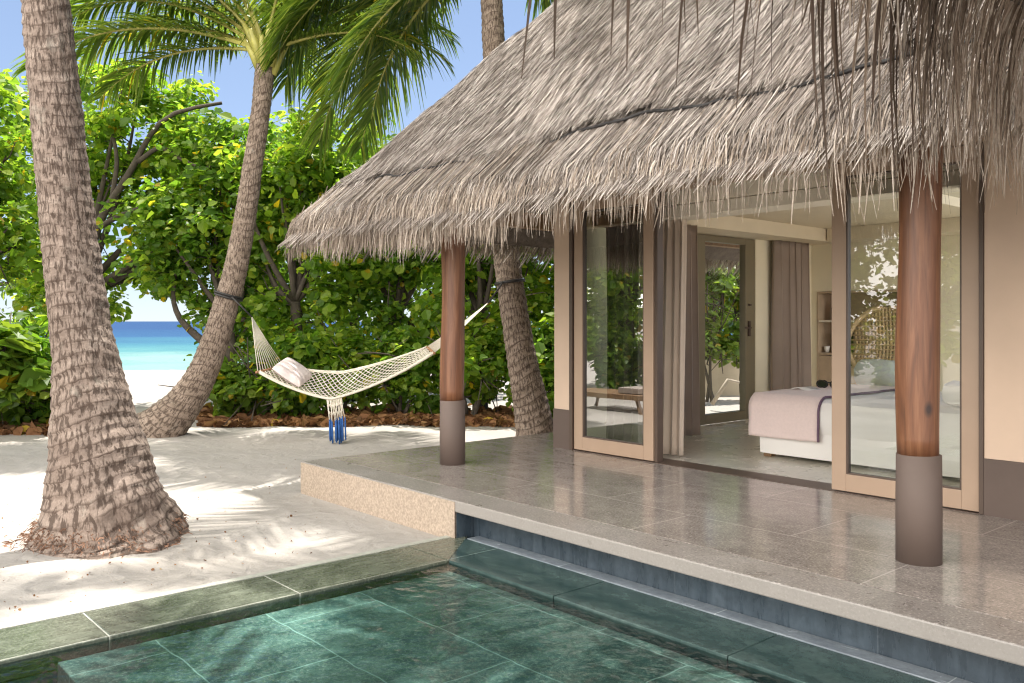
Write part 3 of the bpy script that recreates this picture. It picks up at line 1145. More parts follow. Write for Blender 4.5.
for k, (px_, py_, lab) in enumerate(((bx1 - .30, 7.75, 'white bed pillow nearest the closed glass door'), (bx1 - .30, 8.65, 'white bed pillow on the far side of the bed'))):
    o = soft_box((px_ - .2, py_ - .36, DECK + .59), (px_ + .26, py_ + .36, DECK + .80), 'white_cloth', 'bed_pillow', None, .10, wob=.02)
    tag(o, lab, 'pillow', 'pillows on the bed')
# magazine and sunglasses on the throw
c = MB()
G = np.zeros((9, 2, 3))
for i, a in enumerate(np.linspace(-.17, .17, 9)):
    G[i, 0] = (-4.68 + a * .6, 7.86, zt + .025 + .012 * math.cos(a * 18))
    G[i, 1] = (-4.66 + a * .6, 8.10, zt + .025 + .012 * math.cos(a * 18))
c.grid(G)
tag(c.build('magazine', M['ceramic'], smooth=True, solid=.008), 'open white magazine lying on the pink throw at the foot of the bed', 'magazine')
sg = empty('sunglasses', (-4.62, 8.35, zt))
tag(sg, 'dark sunglasses resting on the pink throw behind the magazine', 'sunglasses')
p0 = np.array((-4.62, 8.37, zt + .05))
for s_ in (-1, 1):
    c = MB()
    pts = [p0 + np.array((s_ * .075 + .06 * math.cos(a), 0, .038 * math.sin(a))) for a in np.linspace(0, 2 * PI, 17)]
    c.tube(pts, .009, 6, False)
    fr_ = c.build('rim', M['black'], sg, smooth=True)
    c = MB()
    c.add([p0 + np.array((s_ * .075, .001, 0))] + pts[:-1], [], [(0, i + 1, (i + 1) % 16 + 1) for i in range(16)])
    c.build('lens', M['bottle'], sg)
    c = MB()
    c.tube([p0 + np.array((s_ * .135, 0, .01)), p0 + np.array((s_ * .14, .10, .0)), p0 + np.array((s_ * .12, .16, -.03))], .006, 6)
    c.build('temple', M['black'], sg, smooth=True)
c = MB()
c.tube([p0 + np.array((-.016, 0, .01)), p0 + np.array((0, 0, .018)), p0 + np.array((.016, 0, .01))], .005, 6)
c.build('bridge', M['black'], sg)


# ---- curtains
def curtain(a, b, z0, z1, folds, depth, mat, label, flare=0., lean=(0, 0)):
    a, b = np.array(a, float), np.array(b, float)
    d = b - a
    L = np.linalg.norm(d)
    d /= L
    n = np.array((-d[1], d[0]))
    u = np.linspace(0, 1, folds * 12 + 1)
    v = np.linspace(0, 1, 26)
    U, Vv = np.meshgrid(u, v, indexing='ij')
    ph = U * folds * 2 * PI + .5 * np.sin(U * 9) + .35 * np.sin(Vv * 3 + U * 14)
    A = depth * (.55 + .45 * Vv) * (1 + .3 * np.sin(U * 23))
    off = A * np.sin(ph)
    al_ = (U - .5) * L * (1 + flare * Vv) + L / 2 + .25 * depth * np.sin(ph * 2)
    X = a[0] + d[0] * al_ + n[0] * off + lean[0] * Vv
    Y = a[1] + d[1] * al_ + n[1] * off + lean[1] * Vv
    Z = z1 + (z0 - z1) * Vv
    c = MB()
    c.grid(np.stack([X, Y, Z], -1))
    o = c.build('curtain', M[mat], None, smooth=True, solid=.004)
    return tag(o, label, 'curtain')


curtain((-5.46, 6.60), (-5.16, 6.70), DECK + .015, DECK + 2.37, 4, .034, 'beige_cloth', 'pale beige curtain bunched beside the left sliding door', .12, (-.05, 0))
curtain((-6.06, 7.58), (-6.06, 8.06), DECK + .015, DECK + 2.38, 4, .06, 'taupe_cloth', 'dark taupe curtain bunched left of the side glass door', .05)
curtain((-6.48, 10.32), (-6.44, 11.10), DECK + .015, DECK + 2.38, 5, .075, 'taupe_cloth', 'taupe curtain bunched in the room corner, right of the side glass door', .04)
curtain((-6.16, 6.66), (-5.66, 6.68), DECK + .015, DECK + 2.37, 5, .06, 'taupe_cloth', 'taupe curtain drawn behind the left sliding glass door')
curtain((-2.62, 6.60), (-2.36, 6.62), DECK + .015, DECK + 2.37, 3, .06, 'beige_cloth', 'pale green looking curtain behind the right edge of the glass door')

# ---- things in the alcove
ay = VY1 + .13


def lathe_thing(name, prof, loc, mat, label, cat, group=None):
    c = MB()
    c.lathe(prof, (loc[0], loc[1], loc[2]), 20)
    return tag(c.build(name, M[mat], smooth=True), label, cat, group)


lathe_thing('bottle', [(0, 0), (.038, 0), (.04, .02), (.04, .17), (.014, .23), (.013, .29), (.017, .29), (.017, .30), (0, .30)], (-6.31, ay, DECK + 1.311), 'bottle', 'dark slim bottle on the upper alcove shelf', 'bottle')
lathe_thing('flask', [(0, 0), (.05, 0), (.052, .03), (.05, .2), (.03, .24), (.03, .27), (0, .275)], (-6.16, ay, DECK + 1.311), 'steel', 'steel flask beside the slim bottle on the upper shelf', 'flask')
for x, lab in ((-6.40, 'white cup at the left end of the alcove counter'), (-6.24, 'white cup in front of the steel coffee machine')):
    lathe_thing('cup', [(0, 0), (.028, 0), (.045, .09), (.041, .09), (.026, .01), (0, .01)], (x, ay - .04, DECK + .852), 'ceramic', lab, 'cup', 'cups on the alcove counter')
cm = empty('coffee_machine', (-6.19, ay, DECK + .85))
tag(cm, 'small dark coffee machine on the alcove counter', 'coffee machine')
c = MB()
c.box((-6.28, ay + .04, DECK + .852), (-6.10, ay + .16, DECK + 1.14))
c.box((-6.28, ay - .1, DECK + 1.05), (-6.10, ay + .04, DECK + 1.14))
c.build('body', M['bottle'], cm, bevel=.015)
c = MB()
c.box((-6.27, ay - .11, DECK + .852), (-6.11, ay + .035, DECK + .875))
c.build('drip_tray', M['steel'], cm, bevel=.004)
c = MB()
c.tube([(-6.19, ay - .04, DECK + 1.05), (-6.19, ay - .04, DECK + 1.0)], .02, 12)
c.build('spout', M['steel'], cm)

# ---- rattan chair beyond the bed
rc = np.array((-4.76, 9.72, DECK))
ch = empty('rattan_chair', rc)
tag(ch, 'round backed rattan chair seen through the closed glass door', 'chair')
c = MB()
c.tube([rc + (.42 * math.cos(a), .1 + .12 * math.sin(a) ** 2, 1.02 + .44 * math.sin(a)) for a in np.linspace(0, 2 * PI, 33)], .03, 8, False)
c.build('back_rim', M['rattan'], ch, smooth=True)
c = MB()
for i in range(-9, 10):
    x = i * .042
    h = math.sqrt(max(0, .42 ** 2 - x * x)) * 1.03
    c.tube([rc + (x, .16, 1.02 - h), rc + (x, .24, 1.02), rc + (x, .2, 1.02 + h)], .012, 5)
for i in range(-7, 8):
    z = i * .055
    h = math.sqrt(max(0, .42 ** 2 - z * z))
    c.tube([rc + (-h, .17, 1.02 + z), rc + (0, .235, 1.02 + z), rc + (h, .17, 1.02 + z)], .010, 5)
c.build('woven_back', M['rattan'], ch, smooth=True)
c = MB()
c.lathe([(0, .40), (.3, .42), (.44, .5), (.46, .53), (.44, .56), (.40, .53), (.3, .47), (0, .46)], rc, 28)
c.build('seat', M['rattan'], ch, smooth=True)
for a in range(4):
    c = MB()
    an = a * PI / 2 + PI / 4
    c.tube([rc + (.28 * math.cos(an), .28 * math.sin(an), .44), rc + (.36 * math.cos(an), .36 * math.sin(an), .005)], .022, 8)
    c.build('leg', M['rattan'], ch, smooth=True)
o = soft_box(rc + (-.28, -.12, .52), rc + (.28, .16, .86), 'paleblue', 'cushion', None, .13, wob=.02)
tag(o, 'pale blue cushion on the round rattan chair', 'cushion')

# ================================================================= HAMMOCK
hm = empty('hammock', tuple(PG(345, 11.8)))
tag(hm, 'cream cord hammock slung between two palms, with blue tipped tassels', 'hammock')
A_ = P(252, 317, 11.9)
B_ = P(488, 303, 11.5)
Ln, Lf = P(258, 372, 11.45), P(284, 366, 12.35)
Rn, Rf = P(434, 353, 11.1), P(427, 347, 12.0)


def bar(p, q, name='spreader_bar'):
    c = MB()
    d = (q - p) * .06
    c.tube([p - d, q + d], .017, 10)
    return c.build(name, M['bar'], hm, smooth=True)


bar(Ln, Lf)
bar(Rn, Rf)


def bedpt(a, b_):
    """a along, b across"""
    l = Ln * (1 - b_) + Lf * b_
    r_ = Rn * (1 - b_) + Rf * b_
    p = l * (1 - a) + r_ * a
    # sag; far edge pulled a little tighter
    vee = min(a / .44, (1 - a) / .56)
    sag = .46 * (.5 * vee + .5 * (4 * a * (1 - a))) + .10 * 4 * a * (1 - a) * (4 * b_ * (1 - b_))
    skew = .12 * math.sin(PI * a)
    p = p + np.array((0, 0, -sag * (1 - .58 * b_))) + (l - r_) / np.linalg.norm(l - r_) * skew * .4
    return p


for end, pn, pf in ((A_, Ln, Lf), (B_, Rn, Rf)):
    c = MB()
    for b_ in np.linspace(0, 1, 11):
        bb = pn * (1 - b_) + pf * b_
        c.tube([end, (end + bb) / 2 + np.array((0, 0, -.02)), bb], .006, 5)
    c.build('suspension_cords', M['cord'], hm, smooth=True)
c = MB()
nd = 28
for k in range(-8, nd + 1):
    for sgn in (1, -1):
        pts = []
        for s_ in np.linspace(0, 1, 13):
            a = (k + s_ * 8) / nd
            bb = s_ if sgn > 0 else 1 - s_
            if 0 <= a <= 1:
                pts.append(bedpt(a, bb))
        if len(pts) > 2:
            c.tube(pts, .0058, 5)
c.build('net', M['cord'], hm, smooth=True)
c = MB()
for bb in (0, 1):
    c.tube([bedpt(a, bb) for a in np.linspace(0, 1, 30)], .015, 7)
for bb in (.03, .06, .94):
    c.tube([bedpt(a, bb) + np.array((0, 0, .01)) for a in np.linspace(0, 1, 30)], .011, 6)
c.build('edge_rope', M['cord'], hm, smooth=True)
c = MB()
tasT = bedpt(.47, 0)
tas = []
for i, u in enumerate(np.linspace(-.10, .10, 16)):
    top = bedpt(.46 + u * .42, 0) + np.array((0, 0, .0))
    L_ = .29 + .02 * math.sin(i * 2.1)
    end = top + CV(random.uniform(-.012, .02) + .03, random.uniform(-.02, .02), -L_)
    mid = (top + end) / 2 + CV(random.uniform(-.02, .02), 0, 0)
    c.tube([top, mid, end], .006, 5)
    tas.append(end)
for j in range(15):
    for f_ in (.35, .7):
        p_ = bedpt(.46 + np.linspace(-.10, .10, 16)[j] * .42, 0)
        q_ = bedpt(.46 + np.linspace(-.10, .10, 16)[j + 1] * .42, 0)
        c.tube([p_ * (1 - f_) + tas[j] * f_, q_ * (1 - f_ + .12) + tas[j + 1] * (f_ - .12)], .006, 5)
c.build('tassel_net', M['cord'], hm, smooth=True)
c = MB()
for i, e in enumerate(tas):
    c.tube([e + np.array((0, 0, .02)), e + CV(.004, 0, -.12), e + CV(.008, 0, -.24 - .05 * (i / 16) + .02 * math.sin(i * 3))], [.009, .0135, .012], 6)
c.build('blue_tassels', M['blue'], hm, smooth=True)


def torus(c, cen, ax, Rr, r_, n=28):
    ax = np.array(ax) / np.linalg.norm(ax)
    u = unit(np.cross(ax, (1., .2, 0)))
    w = np.cross(ax, u)
    c.tube([cen + Rr * (u * math.cos(a) + w * math.sin(a)) for a in np.linspace(0, 2 * PI, n + 1)], r_, 7, False)


# pillow in the hammock
pc = bedpt(.13, .55)
ax_ = unit(bedpt(.3, .4) - bedpt(.05, .4))
ac_ = unit(bedpt(.17, .9) - bedpt(.17, .1))
nz = unit(np.cross(ax_, ac_))
nz = nz if nz[2] > 0 else -nz
c = MB()
U, Vv = np.meshgrid(np.linspace(-1, 1, 17), np.linspace(-1, 1, 17), indexing='ij')
th = .065 * ((1 - U ** 4) * (1 - Vv ** 4)) ** .5
for s_ in (1, -1):
    Gp = pc + nz * (.08 + .05 * U[..., None] * -1) + ax_ * (U * .23 * (1 - .06 * Vv ** 2))[..., None] + ac_ * (Vv * .34 * (1 - .05 * U ** 2))[..., None] + nz * (s_ * th)[..., None]
    c.grid(Gp if s_ > 0 else Gp[:, ::-1])
tag(c.build('hammock_pillow', M['pillow'], smooth=True), 'rose grey pillow lying at the left end of the hammock', 'pillow')


# ================================================================= PALMS
def palm_trunk(parent, pts, rads, mat, name='trunk', period=.095, amp=.012, n=36, rough=.02, seed=3):
    """pts along the axis, Catmull-like interpolation; ring scars stepped into the surface"""
    pts, rads = np.array(pts, float), np.array(rads, float)
    t = np.zeros(len(pts))
    t[1:] = np.cumsum(np.linalg.norm(np.diff(pts, axis=0), axis=1))
    L = t[-1]
    rows = int(L / .016)
    s = np.linspace(0, L, rows)

    def cub(vals):
        m = np.gradient(vals, t, axis=0)
        out = []
        for x in s:
            i = min(max(np.searchsorted(t, x) - 1, 0), len(t) - 2)
            h = t[i + 1] - t[i]
            u = (x - t[i]) / h
            out.append((2 * u ** 3 - 3 * u ** 2 + 1) * vals[i] + (u ** 3 - 2 * u ** 2 + u) * h * m[i] + (-2 * u ** 3 + 3 * u ** 2) * vals[i + 1] + (u ** 3 - u ** 2) * h * m[i + 1])
        return np.array(out)
    C = cub(pts)
    Rd = cub(rads[:, None])[:, 0]
    tan = unit(np.gradient(C, axis=0))
    u = unit(np.cross(tan, np.array((.3, 1., 0))))
    w = np.cross(tan, u)
    a = np.arange(n + 1) * 2 * PI / n
    Sx, An = np.meshgrid(s, a, indexing='ij')
    ph = Sx / period + .55 * np.sin(An + Sx * 1.3) + .25 * np.sin(2 * An + 1.7 * Sx + 2) + .9 * np.sin(Sx * 2.1) * .5
    fr_ = ph - np.floor(ph)
    per = np.stack([np.cos(An).ravel() * 2.5, np.sin(An).ravel() * 2.5, Sx.ravel() * 5], -1)
    rr = Rd[:, None] + amp * (.5 - fr_) * (Rd[:, None] / Rd.max() + .3) + rough * .35 * smooth_noise(per, seed).reshape(Sx.shape) * Rd[:, None] / .2
    flut = np.clip(1 - Sx / .7, 0, 1) * .06 * Rd[:, None] * np.sin(An * 5 + 2 * np.sin(An * 2))
    rr = rr + flut
    V = C[:, None] + rr[..., None] * (np.cos(An)[..., None] * u[:, None] + np.sin(An)[..., None] * w[:, None])
    UV = np.stack([An / (2 * PI), Sx], -1)
    off = np.array(world_of(parent))
    o = from_np(name, V.reshape(-1, 3) - off, grid_q(rows, n + 1, False), M[mat], parent, True, attr={'ring': fr_.ravel()}, uv=UV.reshape(-1, 2))
    return o, C


FR = {}


def frond_mesh(elev, bend, L, seed, dry=False):
    key = (elev, bend, L, seed, dry)
    if key in FR:
        return FR[key]
    r = np.random.default_rng(seed)
    k = 40
    a = np.linspace(0, 1, k)
    ang = np.radians(elev) - np.radians(bend) * a ** 1.4
    ds = L / (k - 1)
    x = np.concatenate([[0], np.cumsum(np.cos(ang[:-1]) * ds)])
    z = np.concatenate([[0], np.cumsum(np.sin(ang[:-1]) * ds)])
    y = .12 * np.sin(a * 2.2 + seed) * a
    C = np.stack([x, y, z], -1)
    tan = unit(np.gradient(C, axis=0))
    side = unit(np.cross(tan, (0, 0, 1.)))
    nor = np.cross(side, tan)
    npair = int(27 * L)
    f = np.linspace(.17, .995, npair)
    PtL, WL, wL = [], [], []
    for sg_ in (-1, 1):
        ff = f + r.normal(0, .003, npair)
        idx = np.clip(ff, 0, 1) * (k - 1)
        i0 = np.minimum(idx.astype(int), k - 2)
        fr_ = (idx - i0)[:, None]
        c0 = C[i0] * (1 - fr_) + C[i0 + 1] * fr_
        T, S_, Nn = tan[i0], side[i0], nor[i0]
        prof = np.clip(np.sin(np.clip((ff - .10) / .92, 0, 1) * PI) ** .55, .18, 1)
        ln = .24 * L * prof * r.uniform(.85, 1.1, npair)
        fwd = .45 + .9 * ff ** 2 + r.normal(0, .07, npair)
        d = unit(S_ * sg_ + T * fwd[:, None] + Nn * (.30 + r.normal(0, .10, npair))[:, None])
        dr = r.uniform(.35, .85, npair) * (1.3 if dry else 1.)
        kk = 5
        tt = np.linspace(0, 1, kk)
        Pt = c0[:, None] + d[:, None] * (ln[:, None] * tt)[..., None]
        Pt[..., 2] -= (ln * dr)[:, None] * tt ** 2 * .9
        W = unit(T - d * (T * d).sum(1, keepdims=True) + Nn * r.normal(0, .25, npair)[:, None])
        w = (.0165 * (L / 3) ** .5 * r.uniform(.75, 1.15, npair))[:, None] * np.array([.6, 1., .9, .6, .1])[None]
        PtL.append(Pt)
        WL.append(W)
        wL.append(w)
    V, Q = ribbons(np.concatenate(PtL), np.concatenate(WL), np.concatenate(wL))
    mb = MB()
    mb.tube(C, np.linspace(.032, .004, k) * (L / 3) ** .5, 6)
    V2, Q2 = mb.v[0], mb.q[0]
    me = bpy.data.meshes.new('frond')
    VV = np.vstack([V, V2])
    QQ = np.vstack([Q, Q2 + len(V)])
    me.vertices.add(len(VV))
    me.vertices.foreach_set('co', VV.astype(np.float32).ravel())
    me.loops.add(QQ.size)
    me.loops.foreach_set('vertex_index', QQ.astype(np.int32).ravel())
    me.polygons.add(len(QQ))
    me.polygons.foreach_set('loop_start', (np.arange(len(QQ)) * 4).astype(np.int32))
    mi = np.zeros(len(QQ), np.int32)
    mi[len(Q):] = 1
    me.materials.append(M['dryfrond'] if dry else M['frond'])
    me.materials.append(M['dryfrond'] if dry else M['rachis'])
    me.polygons.foreach_set('material_index', mi)
    me.polygons.foreach_set('use_smooth', np.zeros(len(QQ), bool))
    me.update()
    FR[key] = me
    return me


def add_frond(parent, at, cam_az, elev, bend, L, seed, dry=False):
    """cam_az: 0 = to the right of the picture, 90 = away, 180 = left, 270 = towards the camera"""
    o = bpy.data.objects.new('frond', frond_mesh(elev, bend, L, seed, dry))
    d = RV * math.cos(R(cam_az)) + FV * math.sin(R(cam_az))
    o.rotation_euler = (random.uniform(-.12, .12), 0, math.atan2(d[1], d[0]))
    o.location = Vector(at) - world_of(parent)
    return link(o, parent)


def crown(parent, top, n, L, seed, lo=-25, hi=78, husk=True, nuts=5):
    r = random.Random(seed)
    for i in range(n):
        f = (i + .5) / n
        el = hi + (lo - hi) * f ** .9
        el = round(el / 9) * 9
        bend = [55, 75, 90][i % 3] if el > 10 else [40, 55][i % 2]
        az = i * 137.5 + r.uniform(-12, 12)
        d = RV * math.cos(R(az)) + FV * math.sin(R(az))
        add_frond(parent, np.array(top) + d * .07 + np.array((0, 0, .10 * (1 - f))), az, el, bend, L, i % 4 + seed % 3)
    if husk:
        # fibrous leaf bases wrapped round the top of the trunk
        c = MB()
        for i in range(14):
            az = i * 137.5
            d = RV * math.cos(R(az)) + FV * math.sin(R(az))
            p = np.array(top) + d * .10 + np.array((0, 0, -.32 + .02 * i))
            c.tube([p, p + d * .06 + np.array((0, 0, .18)), p + d * .20 + np.array((0, 0, .42))], [.05, .06, .03], 7)
        c.build('leaf_base', M['rachis'] if nuts == 0 else M['dryfrond'], parent, smooth=True)
    for i in range(nuts):
        az = i * 77 + 20
        d = RV * math.cos(R(az)) + FV * math.sin(R(az))
        p = np.array(top) + d * .24 + np.array((0, 0, -.16 - .05 * (i % 2)))
        c = MB()
        a = np.linspace(0, PI, 9)
        c.lathe(np.stack([.10 * np.sin(a) * (1 + .12 * np.cos(a)), -.13 * np.cos(a)], -1), p, 12)
        c.build('coconut', M['leaf_b'] if i % 2 else M['dryfrond'], parent, smooth=True)


# --- big palm at the left
base = PG(108, 6.45)
bp = empty('palm_tree', tuple(base))
tag(bp, 'thickest palm, ringed grey trunk with matted roots, left beside the pool', 'palm tree', 'coconut palms')
D0 = 6.42
pp = [PG(112, 6.45, -.15), PG(110, 6.45, .05), P(106, 505, D0), P(99, 450, D0), P(92, 400, D0), P(83, 340, D0), P(76, 290, D0), P(69, 230, D0), P(61, 160, D0), P(54, 90, D0), P(46, 0, D0), P(36, -200, 6.4), P(24, -500, 6.35), P(14, -900, 6.3), P(8, -1150, 6.3)]
rd = [.60, .53, .43, .335, .265, .213, .198, .187, .178, .172, .163, .155, .15, .145, .135]
_, C = palm_trunk(bp, pp, rd, 'trunk_big', period=.085, amp=.016, n=56, rough=.035)
crown(bp, C[-1] + (0, 0, .2), 20, 3.4, 2)
# matted root fibres round the foot
r = np.random.default_rng(5)
n = 1300
an = r.uniform(0, 2 * PI, n)
rr = .46 + .14 * r.random(n) ** 2 * (1 + .5 * np.sin(an * 3 + 1))
zz = np.clip((.62 - rr) * 1.0, .0, .2) * r.random(n) + .006
p0 = np.stack([base[0] + rr * np.cos(an), base[1] + rr * np.sin(an), zz], -1)
dv = unit(np.stack([np.cos(an) + r.normal(0, .9, n), np.sin(an) + r.normal(0, .9, n), r.normal(-.3, .2, n)], -1))
ln = r.uniform(.02, .065, n)
Pt = p0[:, None] + dv[:, None] * (ln[:, None] * np.array([0, .5, 1.]))[..., None]
Pt[:, 1, 2] += .012
Pt[..., 2] = np.maximum(Pt[..., 2], .006)
V, Q = ribbons(Pt, unit(r.normal(0, 1, (n, 3))), r.uniform(.002, .006, n)[:, None] * np.array([1, 1, .5])[None])
from_np('root_fibres', V - base, Q, M['root'], bp)

# --- leaning palm in the middle distance
base = PG(158, 12.15)
sp = empty('palm_tree', tuple(base))
tag(sp, 'slender palm with leaning curved trunk holding the left end of the hammock', 'palm tree', 'coconut palms')
D1 = 12.1
pp = [PG(140, 12.1, -.12), P(160, 429, D1), P(180, 408, D1), P(199, 380, D1), P(214, 345, D1), P(225, 308, D1), P(233, 280, D1), P(244, 225, D1), P(253, 165, D1), P(261, 110, D1), P(265, 66, D1), P(266, 52, D1)]
rd = [.38, .33, .262, .212, .185, .170, .163, .148, .134, .128, .121, .10]
_, C = palm_trunk(sp, pp, rd, 'trunk', period=.10, amp=.012, n=36)
top = C[-1]
crown(sp, top, 0, 3.1, 4, nuts=0)
for az, el, bd, L_, sd in ((180, 36, 70, 3.0, 1), (195, 54, 90, 3.1, 2), (170, 27, 62, 3.1, 3), (175, 9, 55, 2.6, 2), (186, 18, 60, 3.3, 1), (178, 45, 100, 3.4, 0), (5, 27, 72, 2.7, 1), (20, 45, 90, 3.0, 2), (350, 18, 60, 2.4, 3), (150, 45, 80, 3., 1), (185, 63, 95, 3.3, 0), (30, 63, 95, 3.2, 3), (165, 54, 75, 3.2, 1), (90, 36, 75, 3.0, 0), (60, 54, 90, 3.1, 1), (120, 54, 90, 3.0, 2), (10, 72, 110, 3.2, 2), (100, 72, 95, 3.2, 3), (190, 72, 110, 3.2, 1), (340, 54, 90, 2.9, 1), (215, 72, 80, 2.6, 2), (330, 72, 80, 2.8, 3)):
    add_frond(sp, top, az, el, bd, L_, sd)
c = MB()
for dz in (0, .035):
    torus(c, P(228.5, 297, D1) + (0, 0, dz), P(233, 280, D1) - P(225, 308, D1), .187, .016)
c.tube([P(232, 297, 11.88), (P(232, 297, 11.88) + A_) / 2, A_], .012, 6)
c.build('strap', M['black'], hm, smooth=True)

# --- palm behind the terrace
base = PG(535, 11.5)
tp = empty('palm_tree', tuple(base))
tag(tp, 'palm beside the villa corner, trunk rising behind the thatched eave', 'palm tree', 'coconut palms')
D2 = 11.5
pp = [PG(540, D2, -.12), P(537, 436, D2), P(531, 405, D2), P(522, 360, D2), P(514, 310, D2), P(507, 262, D2), P(502, 200, D2), P(497, 120, D2), P(493, 30, D2), P(491, -15, D2), P(490, -62, D2)]
rd = [.31, .275, .232, .20, .182, .172, .163, .155, .146, .138, .125]
_, C = palm_trunk(tp, pp, rd, 'trunk', period=.10, amp=.014, n=36, seed=9)
top = C[-1]
crown(tp, top, 9, 3.9, 6, lo=30, hi=75)
for az, el, bd, L_, sd in ((172, 0, 62, 3.5, 1), (168, 18, 85, 3.8, 2), (160, -9, 60, 3.3, 3), (155, 9, 85, 4.0, 0), (5, -9, 65, 3.6, 1), (40, -18, 55, 3.4, 2), (140, -18, 55, 3.8, 3), (330, -18, 50, 3.2, 0), (150, -27, 50, 3.0, 1), (178, -27, 45, 2.9, 2), (165, -27, 50, 3.6, 0), (176, 9, 80, 3.4, 3), (20, -27, 50, 3.4, 1), (350, -36, 45, 3.2, 2)):
    add_frond(tp, top - (0, 0, .05), az, el, bd, L_, sd)
c = MB()
torus(c, P(509.8, 282, D2), P(507, 262, D2) - P(514, 310, D2), .190, .020)
c.tube([P(503, 282, 11.28), (P(503, 283, 11.28) + B_) / 2, B_], .012, 6)
c.build('strap', M['black'], hm, smooth=True)

# --- palm far right behind, only its fronds and shade reach the picture
base = np.array((-2.6, -2.6, 0))
op = empty('palm_tree', tuple(base))
tag(op, 'tall palm outside the picture whose fronds shade the pool', 'palm tree', 'coconut palms')
pp = [base + (0, 0, -.1), base + (-.1, .4, 1.5), base + (-.2, 1.6, 3.6), base + (-.3, 3.6, 5.6), base + (-.5, 5.4, 6.9), base + (-.6, 6.6, 7.7)]
_, C = palm_trunk(op, pp, [.32, .22, .19, .17, .155, .13], 'trunk', seed=4)
crown(op, C[-1], 13, 3.1, 1, lo=-25, hi=75)


base = np.array((-9.6, 10.4, 0))
hp = empty('palm_tree', tuple(base))
tag(hp, 'tall palm behind the villa whose fronds streak shade over the thatch', 'palm tree', 'coconut palms')
pp = [base + (0, 0, -.1), base + (.2, -.2, 2.), base + (.9, -.8, 4.5), base + (1.9, -1.8, 7.), base + (2.8, -2.7, 9.0), base + (3.3, -3.2, 10.2)]
_, C = palm_trunk(hp, pp, [.30, .21, .18, .165, .15, .13], 'trunk', seed=6)
crown(hp, C[-1], 13, 3.2, 3, lo=-20, hi=70)


# ================================================================= BROADLEAF TREES
def leaves(cent, rad, per, size, r, flat=.75, shape='round'):
    """clumps of folded leaves: centres (m,3), radius (m,)"""
    m = len(cent)
    ci = np.repeat(np.arange(m), per)
    n = len(ci)
    d = unit(r.normal(0, 1, (n, 3)))
    rr = r.random(n) ** .45
    off = d * (rr * rad[ci])[:, None]
    off[:, 2] *= flat
    p = cent[ci] + off
    nrm = unit(d * .55 + np.array((0, 0, .75)) + r.normal(0, .45, (n, 3)))
    ax = unit(np.cross(nrm, unit(r.normal(0, 1, (n, 3)))))
    sd = np.cross(nrm, ax)
    L = size * np.clip(r.lognormal(0, .38, n), .45, 2.1)
    w = L * (.40 if shape == 'round' else .27)
    fold = L * .10
    pr = [(0, 0), (.33, .85), (.72, .95), (1., 0)] if shape == 'round' else [(0, 0), (.3, .8), (.68, .75), (1., 0)]

    def pt(a, b, s_):
        return p + ax * (L * (a - .5))[:, None] + sd * (w * b * s_)[:, None] + nrm * (fold * abs(b) - L * .10 * (a - .4) ** 2 * 2)[:, None]
    V = np.stack([pt(*pr[0], 1), pt(*pr[1], 1), pt(*pr[2], 1), pt(*pr[3], 1), pt(*pr[2], -1), pt(*pr[1], -1)], 1).reshape(-1, 3)
    b0 = (np.arange(n) * 6)[:, None]
    Q = np.concatenate([b0 + np.array([[0, 1, 2, 3]]), b0 + np.array([[0, 3, 4, 5]])])
    return V, Q


